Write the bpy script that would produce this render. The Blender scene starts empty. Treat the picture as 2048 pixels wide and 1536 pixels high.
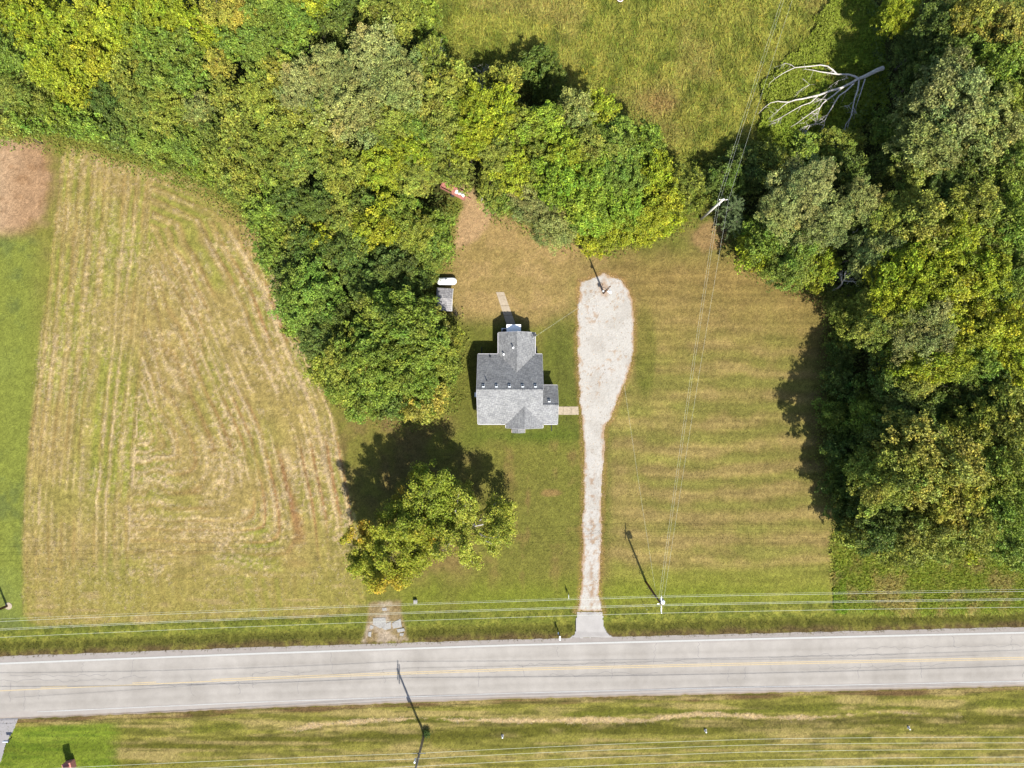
import bpy, bmesh, math, random
import numpy as np
from mathutils import Vector, Matrix
S = bpy.context.scene
COL = S.collection
R = math.radians
rng = np.random.default_rng(7)
random.seed(7)

# ------------------------------------------------------------------ camera, sky, sun, exposure
CAM_H = 101.5
F = 1421.0                      # focal length of the photograph in its own pixels
cam = bpy.data.cameras.new('camera'); cam_o = bpy.data.objects.new('camera', cam); COL.objects.link(cam_o)
cam_o.location = (0, 0, CAM_H); cam_o.rotation_euler = (0, 0, 0)
cam.sensor_width = 36.0; cam.lens = 36.0 * F / 2048.0; cam.clip_end = 3000; cam.clip_start = 0.5
S.camera = cam_o
SUN_EL, SUN_AZ = 53.0, 158.0    # elevation, compass bearing
w = bpy.data.worlds.new('World'); S.world = w; w.use_nodes = True
nt = w.node_tree; bg = nt.nodes['Background']
sky = nt.nodes.new('ShaderNodeTexSky'); sky.sky_type = 'NISHITA'; sky.sun_disc = False
sky.sun_elevation = R(SUN_EL); sky.sun_rotation = R(SUN_AZ); sky.air_density = 1.0; sky.dust_density = 1.0
nt.links.new(sky.outputs[0], bg.inputs[0]); bg.inputs[1].default_value = 0.10
sd = Vector((math.sin(R(SUN_AZ)) * math.cos(R(SUN_EL)), math.cos(R(SUN_AZ)) * math.cos(R(SUN_EL)), math.sin(R(SUN_EL))))
sl = bpy.data.lights.new('sun', 'SUN'); sl.energy = 4.2; sl.angle = R(0.53); sl.color = (1.0, 0.975, 0.91)
so = bpy.data.objects.new('sun', sl); COL.objects.link(so)
so.rotation_euler = (-sd).to_track_quat('-Z', 'Y').to_euler(); so.location = sd * 150
S.view_settings.view_transform = 'Standard'; S.view_settings.look = 'None'
S.view_settings.exposure = 1.37; S.view_settings.gamma = 1.0; S.view_settings.use_curve_mapping = False
S.cycles.max_bounces = 6; S.cycles.diffuse_bounces = 3; S.cycles.transmission_bounces = 4
K = 3.1                         # display value of a sunlit level surface of albedo 1

# ------------------------------------------------------------------ helpers
def lin(c):
    c = np.asarray(c, float) / 255.0
    return np.where(c <= 0.04045, c / 12.92, ((c + 0.055) / 1.055) ** 2.4)
def alb(*c): return lin(c) / K
def W(px, py, h=0.0):
    k = (CAM_H - h) / F
    return ((px - 1024.0) * k, (768.0 - py) * k, h)
def ss(a, b, x):
    t = np.clip((x - a) / (b - a), 0, 1); return t * t * (3 - 2 * t)
_T = {}
def vn(x, y, s, seed=0):
    if seed not in _T: _T[seed] = np.random.default_rng(1000 + seed).random((256, 256))
    T = _T[seed]; gx = np.asarray(x) / s + 500.3 * 0.37; gy = np.asarray(y) / s + 311.7
    ix = np.floor(gx).astype(int); iy = np.floor(gy).astype(int); fx = gx - ix; fy = gy - iy
    fx = fx * fx * (3 - 2 * fx); fy = fy * fy * (3 - 2 * fy)
    a = T[ix & 255, iy & 255]; b = T[(ix + 1) & 255, iy & 255]; c = T[ix & 255, (iy + 1) & 255]; d = T[(ix + 1) & 255, (iy + 1) & 255]
    return (a * (1 - fx) + b * fx) * (1 - fy) + (c * (1 - fx) + d * fx) * fy
def fbm(x, y, s, seed=0, o=4):
    r = 0; a = 1; t = 0
    for i in range(o):
        r = r + a * vn(x, y, s, seed + i); t += a; a *= 0.55; s *= 0.48
    return r / t
def inpoly(X, Y, P):
    P = np.asarray(P, float); r = np.zeros(np.shape(X), bool); j = len(P) - 1
    for i in range(len(P)):
        xi, yi = P[i]; xj, yj = P[j]
        if yi != yj:
            c = ((yi > Y) != (yj > Y)) & (X < (xj - xi) * (Y - yi) / (yj - yi) + xi); r ^= c
        j = i
    return r
def dseg(X, Y, P, closed=True):
    P = np.asarray(P, float); n = len(P); d = np.full(np.shape(X), 1e9)
    for i in range(n if closed else n - 1):
        ax, ay = P[i]; bx, by = P[(i + 1) % n]; vx, vy = bx - ax, by - ay
        t = np.clip(((X - ax) * vx + (Y - ay) * vy) / (vx * vx + vy * vy + 1e-9), 0, 1)
        d = np.minimum(d, np.hypot(X - ax - t * vx, Y - ay - t * vy))
    return d
def sdist(X, Y, P):             # positive inside
    d = dseg(X, Y, P); return np.where(inpoly(X, Y, P), d, -d)
def smooth_poly(P, it=2):
    P = np.asarray(P, float)
    for _ in range(it):
        Q = np.roll(P, -1, 0); P = np.stack([P * .75 + Q * .25, P * .25 + Q * .75], 1).reshape(-1, 2)
    return P

def npmesh(name, V, Fc, mat=None, col=None, smooth=False):
    """V (n,3), Fc (m,k) of one face size, col (n,3) vertex colour"""
    V = np.asarray(V, np.float32); Fc = np.asarray(Fc, np.int32); m, k = Fc.shape
    me = bpy.data.meshes.new(name)
    me.vertices.add(len(V)); me.vertices.foreach_set('co', V.ravel())
    me.loops.add(m * k); me.loops.foreach_set('vertex_index', Fc.ravel())
    me.polygons.add(m); me.polygons.foreach_set('loop_start', np.arange(0, m * k, k, dtype=np.int32))
    me.polygons.foreach_set('loop_total', np.full(m, k, np.int32))
    me.polygons.foreach_set('use_smooth', np.full(m, smooth, bool))
    if col is not None:
        a = me.color_attributes.new('col', 'FLOAT_COLOR', 'POINT')
        c = np.ones((len(V), 4), np.float32); c[:, :3] = col; a.data.foreach_set('color', c.ravel())
    if mat: me.materials.append(mat)
    me.update(); return me
def link(name, me, parent=None, loc=None):
    o = bpy.data.objects.new(name, me); COL.objects.link(o)
    if parent is not None: o.parent = parent
    if loc is not None: o.location = loc
    return o
def tag(o, label=None, cat=None, group=None, kind=None):
    if label: o['label'] = label
    if cat: o['category'] = cat
    if group: o['group'] = group
    if kind: o['kind'] = kind
    return o
def thing(name, label, cat, loc=(0, 0, 0), rz=0, group=None):
    o = link(name, None, loc=loc); o.rotation_euler = (0, 0, rz); o.empty_display_size = 0.3
    return tag(o, label, cat, group)
class MB:                        # collects shapes into ONE mesh
    def __init__(s): s.bm = bmesh.new()
    def box(s, c, d, rot=None):
        M = Matrix.Translation(c)
        if rot is not None: M = M @ rot
        bmesh.ops.create_cube(s.bm, size=1.0, matrix=M @ Matrix.Diagonal((d[0], d[1], d[2], 1))); return s
    def cyl(s, p0, p1, r0, r1=None, n=10):
        p0 = Vector(p0); p1 = Vector(p1); d = p1 - p0
        M = Matrix.Translation((p0 + p1) / 2) @ d.to_track_quat('Z', 'Y').to_matrix().to_4x4()
        bmesh.ops.create_cone(s.bm, cap_ends=True, segments=n, radius1=r0, radius2=r0 if r1 is None else r1, depth=d.length, matrix=M); return s
    def sph(s, c, r, sc=(1, 1, 1), u=14, v=8):
        bmesh.ops.create_uvsphere(s.bm, u_segments=u, v_segments=v, radius=r, matrix=Matrix.Translation(c) @ Matrix.Diagonal((*sc, 1))); return s
    def slab(s, pts, t):         # polygon (3-D points) thickened straight down by t
        a = [s.bm.verts.new(p) for p in pts]; b = [s.bm.verts.new((p[0], p[1], p[2] - t)) for p in pts]
        s.bm.faces.new(a); s.bm.faces.new(b[::-1]); n = len(a)
        for i in range(n): s.bm.faces.new((a[i], b[i], b[(i + 1) % n], a[(i + 1) % n]))
        return s
    def ring(s, c, r, t, n=18, m=6, axis='Z', sc=(1, 1)):
        vs = []
        for i in range(n):
            a = 2 * math.pi * i / n
            for j in range(m):
                b = 2 * math.pi * j / m; rr = r + t * math.cos(b)
                p = Vector((rr * math.cos(a) * sc[0], rr * math.sin(a) * sc[1], t * math.sin(b)))
                if axis == 'Y': p = Vector((p.x, p.z, p.y))
                vs.append(s.bm.verts.new(p + Vector(c)))
        for i in range(n):
            for j in range(m):
                s.bm.faces.new((vs[i * m + j], vs[((i + 1) % n) * m + j], vs[((i + 1) % n) * m + (j + 1) % m], vs[i * m + (j + 1) % m]))
        return s
    def build(s, name, mat, parent=None, smooth=False, bevel=0):
        if bevel: bmesh.ops.bevel(s.bm, geom=s.bm.edges[:], offset=bevel, segments=2, affect='EDGES', clamp_overlap=True)
        bmesh.ops.recalc_face_normals(s.bm, faces=s.bm.faces[:])
        me = bpy.data.meshes.new(name); s.bm.to_mesh(me); s.bm.free(); me.materials.append(mat)
        if smooth:
            for p in me.polygons: p.use_smooth = True
        return link(name, me, parent)
def tubes(lines, sides=5):
    """lines: list of (points (n,3), radii (n,)) -> V, quads"""
    Vs, Fs, base = [], [], 0
    for P, r in lines:
        P = np.asarray(P, float); r = np.asarray(r, float); n = len(P)
        T = np.gradient(P, axis=0); T /= np.linalg.norm(T, axis=1, keepdims=True) + 1e-9
        up = np.where(np.abs(T[:, 2:3]) > .9, np.array([[1., 0, 0]]), np.array([[0, 0, 1.]]))
        A = np.cross(T, up); A /= np.linalg.norm(A, axis=1, keepdims=True) + 1e-9; B = np.cross(T, A)
        th = np.arange(sides) * 2 * np.pi / sides
        V = P[:, None] + r[:, None, None] * (np.cos(th)[None, :, None] * A[:, None] + np.sin(th)[None, :, None] * B[:, None])
        Vs.append(V.reshape(-1, 3))
        i = np.arange(n - 1)[:, None] * sides; j = np.arange(sides)[None]; j2 = (j + 1) % sides
        Fs.append((np.stack([i + j, i + j2, i + sides + j2, i + sides + j], -1) + base).reshape(-1, 4)); base += n * sides
    return np.concatenate(Vs), np.concatenate(Fs)

# ------------------------------------------------------------------ materials
def mat(name): 
    m = bpy.data.materials.new(name); m.use_nodes = True; return m, m.node_tree, m.node_tree.nodes['Principled BSDF']
def N(nt, t, **kw):
    n = nt.nodes.new(t)
    for k, v in kw.items(): setattr(n, k, v)
    return n
def plain(name, c, rough=0.7, spec=0.3, var=0.25, scale=6.0, metal=0.0):
    m, nt, b = mat(name); L = nt.links
    tc = N(nt, 'ShaderNodeTexCoord'); nz = N(nt, 'ShaderNodeTexNoise'); nz.inputs['Scale'].default_value = scale; nz.inputs['Detail'].default_value = 6
    mr = N(nt, 'ShaderNodeMapRange'); mr.inputs[1].default_value = .25; mr.inputs[2].default_value = .75
    mr.inputs[3].default_value = 1 - var; mr.inputs[4].default_value = 1 + var
    mx = N(nt, 'ShaderNodeMix', data_type='RGBA', blend_type='MULTIPLY'); mx.inputs[0].default_value = 1
    mx.inputs[6].default_value = (*c, 1)
    L.new(tc.outputs['Object'], nz.inputs[0]); L.new(nz.outputs[0], mr.inputs[0]); L.new(mr.outputs[0], mx.inputs[7])
    L.new(mx.outputs[2], b.inputs['Base Color']); b.inputs['Roughness'].default_value = rough
    b.inputs['Specular IOR Level'].default_value = spec; b.inputs['Metallic'].default_value = metal
    return m
def painted(name, rough=0.95, spec=0.1, s1=5.0, s2=22.0, v1=.25, v2=.35, bump=.25, bscale=9.0):
    """vertex colour 'col' broken up by two sizes of procedural grain"""
    m, nt, b = mat(name); L = nt.links
    at = N(nt, 'ShaderNodeVertexColor', layer_name='col'); tc = N(nt, 'ShaderNodeTexCoord')
    out = at.outputs[0]
    for sc, v in ((s1, v1), (s2, v2)):
        nz = N(nt, 'ShaderNodeTexNoise'); nz.inputs['Scale'].default_value = sc; nz.inputs['Detail'].default_value = 4; nz.inputs['Roughness'].default_value = .65
        L.new(tc.outputs['Object'], nz.inputs[0])
        mr = N(nt, 'ShaderNodeMapRange'); mr.inputs[1].default_value = .3; mr.inputs[2].default_value = .7
        mr.inputs[3].default_value = 1 - v; mr.inputs[4].default_value = 1 + v; L.new(nz.outputs[0], mr.inputs[0])
        mx = N(nt, 'ShaderNodeMix', data_type='RGBA', blend_type='MULTIPLY'); mx.inputs[0].default_value = 1
        L.new(out, mx.inputs[6]); L.new(mr.outputs[0], mx.inputs[7]); out = mx.outputs[2]
    L.new(out, b.inputs['Base Color']); b.inputs['Roughness'].default_value = rough; b.inputs['Specular IOR Level'].default_value = spec
    if bump:
        nz = N(nt, 'ShaderNodeTexNoise'); nz.inputs['Scale'].default_value = bscale; nz.inputs['Detail'].default_value = 3
        L.new(tc.outputs['Object'], nz.inputs[0]); bp = N(nt, 'ShaderNodeBump'); bp.inputs['Strength'].default_value = bump; bp.inputs['Distance'].default_value = .08
        L.new(nz.outputs[0], bp.inputs['Height']); L.new(bp.outputs[0], b.inputs['Normal'])
    return m
def foliage(name, trans=.3, use_obj=True, rough=.55):
    m, nt, b = mat(name); L = nt.links
    at = N(nt, 'ShaderNodeVertexColor', layer_name='col'); out = at.outputs[0]
    if use_obj:
        oi = N(nt, 'ShaderNodeObjectInfo'); mx = N(nt, 'ShaderNodeMix', data_type='RGBA', blend_type='MULTIPLY'); mx.inputs[0].default_value = 1
        L.new(out, mx.inputs[6]); L.new(oi.outputs['Color'], mx.inputs[7]); out = mx.outputs[2]
    L.new(out, b.inputs['Base Color']); b.inputs['Roughness'].default_value = rough; b.inputs['Specular IOR Level'].default_value = .25
    if trans:
        tr = N(nt, 'ShaderNodeBsdfTranslucent'); L.new(out, tr.inputs[0]); ms = N(nt, 'ShaderNodeMixShader'); ms.inputs[0].default_value = trans
        L.new(b.outputs[0], ms.inputs[1]); L.new(tr.outputs[0], ms.inputs[2]); L.new(ms.outputs[0], nt.nodes['Material Output'].inputs[0])
    return m
M_GROUND = painted('grass_ground', s1=2.4, s2=6.5, v1=.18, v2=.42)
M_ROAD = painted('worn_asphalt', s1=.8, s2=30, v1=.07, v2=.10, bump=.1)
M_GRAVEL = painted('limestone_gravel', s1=6, s2=26, v1=.10, v2=.20, bump=.3, bscale=18)
M_LEAF = foliage('leaf', .20)
M_BLADE = foliage('grass_blade', .40, False, .7)
M_BARK = plain('bark', (.085, .07, .055), .9, .1, .4, 4)
M_DEAD = plain('bleached_wood', (.40, .36, .32), .85, .1, .3, 3)
M_WIRE = plain('aluminium_wire', (.46, .47, .38), .5, .4, .05)
M_POLE = plain('weathered_pole', (.26, .22, .18), .9, .1, .3, 3)
M_PALEPOLE = plain('pale_pole', (.46, .43, .37), .85, .1, .2, 3)
M_BROWNPOLE = plain('brown_pole', (.12, .07, .045), .9, .1, .3, 3)
M_WHITE = plain('white_paint', (.78, .78, .77), .4, .4, .04)
M_TANK = plain('white_tank_enamel', (.80, .80, .79), .3, .5, .03)
M_GUTTER = plain('gutter_grey', (.42, .40, .41), .6, .3, .1)
M_GALV = plain('galvanised_metal', (.45, .46, .47), .45, .5, .12, 5, .3)
M_DARK = plain('dark_plastic', (.02, .02, .022), .6, .3, .2)
M_GREYMETAL = plain('transformer_grey', (.40, .42, .43), .5, .4, .1)
M_SIDING = plain('cream_siding', (.62, .60, .55), .7, .2, .06)
M_GLASS = plain('window_glass', (.03, .04, .05), .08, .6, .1)
M_CONC = plain('concrete', alb(228, 208, 180), .9, .1, .14, 3)
M_CONC2 = plain('old_concrete', alb(205, 200, 192), .9, .1, .22, 4)
M_RED = plain('faded_red_paint', (.27, .11, .085), .7, .2, .35, 3)
M_YELLOWLINE = plain('yellow_road_paint', alb(240, 216, 172), .8, .2, .12, 8)
M_WHITELINE = plain('white_road_paint', alb(234, 231, 224), .8, .2, .08, 8)
M_FADELINE = plain('worn_white_road_paint', alb(226, 222, 216), .8, .2, .12, 8)
M_CRACK = plain('crack_sealant', alb(172, 167, 163), .9, .1, .2)
def shingle(name, c):
    m, nt, b = mat(name); L = nt.links
    tc = N(nt, 'ShaderNodeTexCoord'); sx = N(nt, 'ShaderNodeSeparateXYZ'); L.new(tc.outputs['Object'], sx.inputs[0])
    ad = N(nt, 'ShaderNodeMath', operation='ADD'); L.new(sx.outputs[0], ad.inputs[0]); L.new(sx.outputs[1], ad.inputs[1])
    ml = N(nt, 'ShaderNodeMath', operation='MULTIPLY'); ml.inputs[1].default_value = 1.74; L.new(sx.outputs[2], ml.inputs[0])
    cb = N(nt, 'ShaderNodeCombineXYZ'); L.new(ad.outputs[0], cb.inputs[0]); L.new(ml.outputs[0], cb.inputs[1])
    br = N(nt, 'ShaderNodeTexBrick'); br.inputs['Scale'].default_value = 1.0; br.inputs['Brick Width'].default_value = .32; br.inputs['Row Height'].default_value = .145
    br.inputs['Mortar Size'].default_value = .012; br.inputs['Bias'].default_value = 0
    br.inputs['Color1'].default_value = (c[0] * 1.25, c[1] * 1.25, c[2] * 1.22, 1); br.inputs['Color2'].default_value = (c[0] * .78, c[1] * .78, c[2] * .8, 1); br.inputs['Mortar'].default_value = (c[0] * .5, c[1] * .5, c[2] * .5, 1)
    L.new(cb.outputs[0], br.inputs[0])
    nz = N(nt, 'ShaderNodeTexNoise'); nz.inputs['Scale'].default_value = 5; nz.inputs['Detail'].default_value = 6; L.new(tc.outputs['Object'], nz.inputs[0])
    mr = N(nt, 'ShaderNodeMapRange'); mr.inputs[1].default_value = .3; mr.inputs[2].default_value = .7; mr.inputs[3].default_value = .8; mr.inputs[4].default_value = 1.2; L.new(nz.outputs[0], mr.inputs[0])
    n2 = N(nt, 'ShaderNodeTexNoise'); n2.inputs['Scale'].default_value = .7; n2.inputs['Detail'].default_value = 5; L.new(tc.outputs['Object'], n2.inputs[0]); m2 = N(nt, 'ShaderNodeMapRange'); m2.inputs[1].default_value = .3; m2.inputs[2].default_value = .7; m2.inputs[3].default_value = .88; m2.inputs[4].default_value = 1.1; L.new(n2.outputs[0], m2.inputs[0]); mw = N(nt, 'ShaderNodeMix', data_type='RGBA', blend_type='MULTIPLY'); mw.inputs[0].default_value = 1; L.new(br.outputs[0], mw.inputs[6]); L.new(m2.outputs[0], mw.inputs[7])
    mx = N(nt, 'ShaderNodeMix', data_type='RGBA', blend_type='MULTIPLY'); mx.inputs[0].default_value = 1
    L.new(mw.outputs[2], mx.inputs[6]); L.new(mr.outputs[0], mx.inputs[7]); L.new(mx.outputs[2], b.inputs['Base Color'])
    bp = N(nt, 'ShaderNodeBump'); bp.inputs['Strength'].default_value = .5; bp.inputs['Distance'].default_value = .02; bp.invert = True
    L.new(br.outputs['Fac'], bp.inputs['Height']); L.new(bp.outputs[0], b.inputs['Normal'])
    b.inputs['Roughness'].default_value = .9; b.inputs['Specular IOR Level'].default_value = .15
    return m
M_SHINGLE = shingle('grey_shingle', (.174, .172, .170))
M_SHEDROOF = shingle('worn_shed_shingle', (.20, .19, .19))
# ------------------------------------------------------------------ outlines of the place, in the photograph's pixels (ground level)
HAY = smooth_poly([(118, 292), (108, 460), (82, 640), (60, 830), (44, 1000), (42, 1180), (46, 1262), (250, 1250), (480, 1240), (728, 1228), (735, 1180), (706, 1010), (672, 830), (606, 690), (560, 560), (505, 440), (440, 392), (340, 352), (240, 318), (165, 296)], 2)
STUB = smooth_poly([(-90, 270), (60, 278), (112, 300), (104, 400), (70, 455), (10, 475), (-90, 480)], 2)
WWOOD = smooth_poly([(-90, -90), (880, -90), (868, 40), (905, 110), (960, 130), (1060, 150), (1150, 190), (1230, 200), (1310, 290), (1390, 330), (1400, 400), (1385, 440), (1330, 465), (1270, 478), (1210, 505), (1150, 488), (1090, 478), (1050, 440), (985, 428), (940, 400), (915, 440), (898, 510), (885, 560), (905, 640), (925, 700), (915, 770), (900, 820), (850, 845), (760, 835), (690, 810), (640, 760), (590, 660), (545, 540), (490, 440), (420, 390), (330, 350), (230, 312), (130, 285), (-90, 270)], 2)
EWOOD = smooth_poly([(1450, 440), (1400, 330), (1470, 290), (1560, 300), (1700, 250), (1740, 110), (1690, -90), (2140, -90), (2140, 1150), (2000, 1110), (1850, 1110), (1720, 1080), (1665, 1010), (1640, 900), (1648, 760), (1662, 680), (1650, 590), (1560, 560), (1500, 540), (1455, 490)], 2)
MEADOW = smooth_poly([(880, -90), (860, 40), (905, 120), (1000, 150), (1150, 200), (1230, 210), (1310, 300), (1400, 400), (1470, 420), (1560, 330), (1720, 250), (1760, 110), (1720, -90)], 2)
BRUSH = smooth_poly([(1662, 1040), (1720, 1070), (2140, 1090), (2140, 1222), (1676, 1234), (1664, 1150)], 1)
GRAVEL = [(1159, 562), (1180, 557), (1196, 549), (1206, 543), (1224, 552), (1244, 560), (1256, 578), (1264, 602), (1268, 640), (1267, 690), (1262, 730), (1250, 766), (1240, 792), (1230, 816), (1224, 838), (1212, 852), (1209, 880), (1207, 950), (1204, 1050), (1201, 1130), (1199, 1190), (1205, 1215), (1208, 1224), (1151, 1224), (1158, 1205), (1163, 1150), (1165, 1050), (1167, 930), (1165, 850), (1160, 810), (1155, 740), (1153, 680), (1156, 620)]
APRON = [(1152, 1222), (1207, 1222), (1209, 1250), (1215, 1264), (1228, 1275), (1136, 1277), (1149, 1266), (1151, 1245)]
OLDDRIVE = [(737, 1206), (800, 1200), (804, 1235), (812, 1268), (818, 1282), (724, 1285), (732, 1262)]
def roadN(x): return np.interp(x, [-600, 0, 512, 1024, 1536, 2048, 2700], [1338, 1313, 1294.5, 1279, 1266, 1254, 1240])
def roadS(x): return np.interp(x, [-600, 0, 30, 512, 1024, 1536, 2048, 2700], [1470, 1440, 1438.5, 1417, 1398, 1386, 1373, 1358])

# ------------------------------------------------------------------ ground: one painted grid, cut into named pieces
STEP = 0.2
gx = np.arange(-78, 78.001, STEP); gy = np.arange(-60, 60.001, STEP)
GX, GY = np.meshgrid(gx, gy); PX = 1024 + GX * CAM_H ** -1 * F; PY = 768 - GY * F / CAM_H
n1 = fbm(GX, GY, 9, 1); n2 = fbm(GX, GY, 2.2, 11); n3 = fbm(GX, GY, .7, 21); n4 = fbm(GX, GY, 22, 31)
def C3(*c): return alb(*c)
def mix(A, c, wt): return A * (1 - wt[..., None]) + np.asarray(c) * wt[..., None]
col = np.zeros(GX.shape + (3,)) + C3(148, 142, 64)
col = mix(col, C3(160, 136, 80), ss(.42, .68, n1 * .6 + n2 * .4))
col = mix(col, C3(112, 122, 46), ss(.5, .75, n4) * .6)
# back yard: dry tan turf
by = np.exp(-(((PX - 1025) / 165) ** 2 + ((PY - 520) / 135) ** 4)); by = ss(.25, .75, by + (n1 - .5) * .6)
col = mix(col, C3(204, 170, 112), by * .85); col = mix(col, C3(178, 154, 90), by * ss(.45, .65, n2) * .7)
gh = np.exp(-(((PX - 1120) / 50) ** 2 + ((PY - 740) / 130) ** 2)); col = mix(col, C3(116, 122, 50), ss(.3, .8, gh + (n2 - .5) * .4) * .8)
gs = np.exp(-(((PX - 1045) / 130) ** 2 + ((PY - 872) / 26) ** 2)); col = mix(col, C3(104, 124, 38), gs * .8)
gw = np.exp(-(((PX - 935) / 40) ** 2 + ((PY - 800) / 90) ** 2)); col = mix(col, C3(128, 128, 54), gw * .6)
# east lawn: mowing bands
E = ss(1205, 1235, PX) * ss(480, 560, PY) * (1 - ss(1245, 1262, PY))
ph = (PY + (vn(GX, GY, 14, 41) - .5) * 34 + (vn(GX, GY, 3, 42) - .5) * 10) / 46.0
band = .5 + .5 * np.sin(2 * np.pi * ph)
band = .5 + (band - .5) * (.15 + .85 * ss(560, 760, PY)) * (.35 + 1.0 * vn(GX, GY, 8, 43)) + (n2 - .5) * .9 + (n1 - .5) * .8 + (vn(GX / 3, GY, .9, 44) - .5) * .4
col = mix(col, C3(170, 154, 84), E * .85)
col = mix(col, C3(192, 164, 104), E * ss(.42, 1.05, band) * .55 * (1 - .75 * ss(1120, 1180, PY)))
col = mix(col, C3(150, 148, 68), E * ss(.52, -.05, band) * .6)
col = mix(col, C3(160, 160, 62), E * ss(1100, 1180, PY) * .7)
ge = np.exp(-(((PX - 1290) / 26) ** 2 + ((PY - 700) / 110) ** 2)); col = mix(col, C3(122, 128, 48), ss(.25, .7, ge + (n2 - .5) * .4) * .8)
te = E * (1 - ss(520, 760, PY + (n1 - .5) * 160)); col = mix(col, C3(166, 138, 80), te * .85)
# thin cross grain of the mower
for k, (pd, sd_, wt) in enumerate(((11, 51, .16), (17, 52, .14))):
    g = vn(GX / 12, GY, .45, sd_); col = col * (1 + ((g - .5) * wt * 2 * E))[..., None]
# front lawn
FW = ss(945, 975, PX) * (1 - ss(1158, 1166, PX)) * ss(870, 900, PY) * (1 - ss(1255, 1280, PY))
col = mix(col, C3(144, 140, 62), FW * .75); g = vn(GX, GY / 9, .8, 61); col = mix(col, C3(160, 134, 78), FW * ss(.6, .85, g * .5 + n2 * .6) * .7)
tp = np.exp(-(((PX - 1103) / 26) ** 2 + ((PY - 985) / 9) ** 2)); col = mix(col, C3(172, 138, 86), ss(.3, .8, tp + (n3 - .5) * .5) * .8)
lowg = ss(1120, 1200, PY) * ss(690, 760, PX) * (1 - ss(1650, 1670, PX)); col = mix(col, C3(142, 152, 48), lowg * ss(.3, .7, n1 + .1) * .8)
# browner lawn patches north-west of the front trees
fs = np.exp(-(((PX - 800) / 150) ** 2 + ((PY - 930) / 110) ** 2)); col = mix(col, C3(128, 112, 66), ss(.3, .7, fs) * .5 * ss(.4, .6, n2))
# hay field: rounds of the mower follow its outline
dh = sdist(PX + (n2 - .5) * 5, PY + (n1 - .5) * 8, HAY) / 14.0
def boxblur(A, r):
    for ax in (0, 1):
        c_ = np.cumsum(np.concatenate([np.zeros_like(np.take(A, [0], ax)), np.pad(A, [(r, r) if i == ax else (0, 0) for i in (0, 1)], mode='edge')], ax), ax); m_ = A.shape[ax]
        A = (np.take(c_, np.arange(2 * r + 1, 2 * r + 1 + m_), ax) - np.take(c_, np.arange(0, m_), ax)) / (2 * r + 1)
    return A
LEFT = [(46, 1290), (42, 1180), (44, 1000), (60, 830), (82, 640), (106, 460), (118, 280)]      # straight rounds along the left edge
LOOP = [(305, 462), (400, 436), (480, 452), (556, 570), (603, 690), (668, 830), (700, 1000), (712, 1090), (640, 1150), (420, 1160), (256, 1160), (272, 900), (290, 650)]
TOP = [(118, 292), (165, 300), (240, 322), (340, 356), (440, 396), (500, 444), (556, 560), (603, 690), (670, 830), (704, 1010), (732, 1180)]
wx, wy = PX + (n2 - .5) * 5, PY + (n1 - .5) * 8
dl = dseg(wx, wy, LEFT, False) / 14; lp = sdist(wx, wy, LOOP) / 14; dtop = dseg(wx, wy, TOP, False) / 14; lo = np.where(lp > 0, np.minimum(dseg(wx, wy, [(395, 250), (490, 440), (556, 570), (603, 690), (668, 830), (700, 1000), (712, 1100)], False) / 14, np.maximum(0, 1175 - wy) / 14 * 1.0 + 4.0), lp)
dr0 = np.where(lp > 0, lo + 40.0 * 1.85, np.where(PX < 300 - (PY - 460) * .06, dl, dtop)); dr = dr0
lpb = np.maximum(lo, -1.0)
for _ in range(3): lpb = boxblur(lpb, 9)
dr = np.where(lp > 0, lo + (lpb - lo) * ss(1.5, 4.5, lp) + 40 * 1.85, dr0)
mh = ss(-.25, .45, dh + (n3 - .5) * .8)
hay = np.zeros_like(col) + C3(186, 163, 96)
hay = mix(hay, C3(172, 160, 82), ss(.42, .66, n1 * .5 + vn(GX, GY, 6, 71) * .5) * .8)
PER = 1.85
dd = dr + (vn(GX, GY, 14, 72) - .5) * 1.1 + (vn(GX, GY, 2.5, 73) - .5) * .16 + (vn(dr0, np.zeros_like(dr0), 2.6, 75) - .5) * 1.7
fr = dd / PER - np.floor(dd / PER)
wide = .5 + .5 * np.cos(2 * np.pi * (fr - .5)); brk = fbm(GX, GY, 4.5, 74, 3); brk2 = fbm(GX, GY, 1.0, 77, 3)
hay = mix(hay, C3(156, 162, 62), ss(.3, .9, 1 - wide) * ss(.44, .68, vn(GX, GY, 7, 78)) * .6)
east_side = ss(300, 560, PX) * ss(430, 600, PY) * (1 - ss(1000, 1150, PY))
hay = mix(hay, C3(178, 138, 88), np.exp(-((fr - .22) / .13) ** 2) * ss(.35, .6, vn(GX, GY, 8, 79)) * (.35 + .85 * east_side))
lfade = (1 - .8 * ss(1010, 1150, PY)) * (1 - .6 * ss(460, 380, PY)) * (.35 + .75 * vn(GX, GY, 11, 186)); alt = 1.25 * (.35 + .65 * ss(.4, .6, vn(np.floor(dd / PER) * 7.3, np.zeros_like(dd), 3.0, 188))); rs = np.where(lp > 0, 1.25, .85); line = np.exp(-((fr - .5) * PER / .17) ** 2) * lfade * alt * rs * np.where(lp > 0, 1 - .75 * ss(960, 1110, PY), 1); half = np.exp(-((fr - .02) * PER / .13) ** 2) + np.exp(-((fr - 1.02) * PER / .13) ** 2); line = line + .5 * half * lfade * rs * ss(.42, .6, vn(GX, GY, 5, 191)); line2 = np.exp(-((fr - .86) * PER / .35) ** 2)
fleck = ss(.52, .68, fbm(GX, GY, .38, 181, 2)); straw = np.clip(1.15 * line * ss(.30, .50, brk) * ss(.18, .42, brk2) + .35 * line2 * ss(.44, .6, brk) * fleck + .5 * ss(.46, .66, fbm(GX, GY, 5, 80, 3)) * fleck * ss(.25, .8, wide) + .45 * fleck * ss(.40, .62, brk) * (lp > 0), 0, 1)
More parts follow.
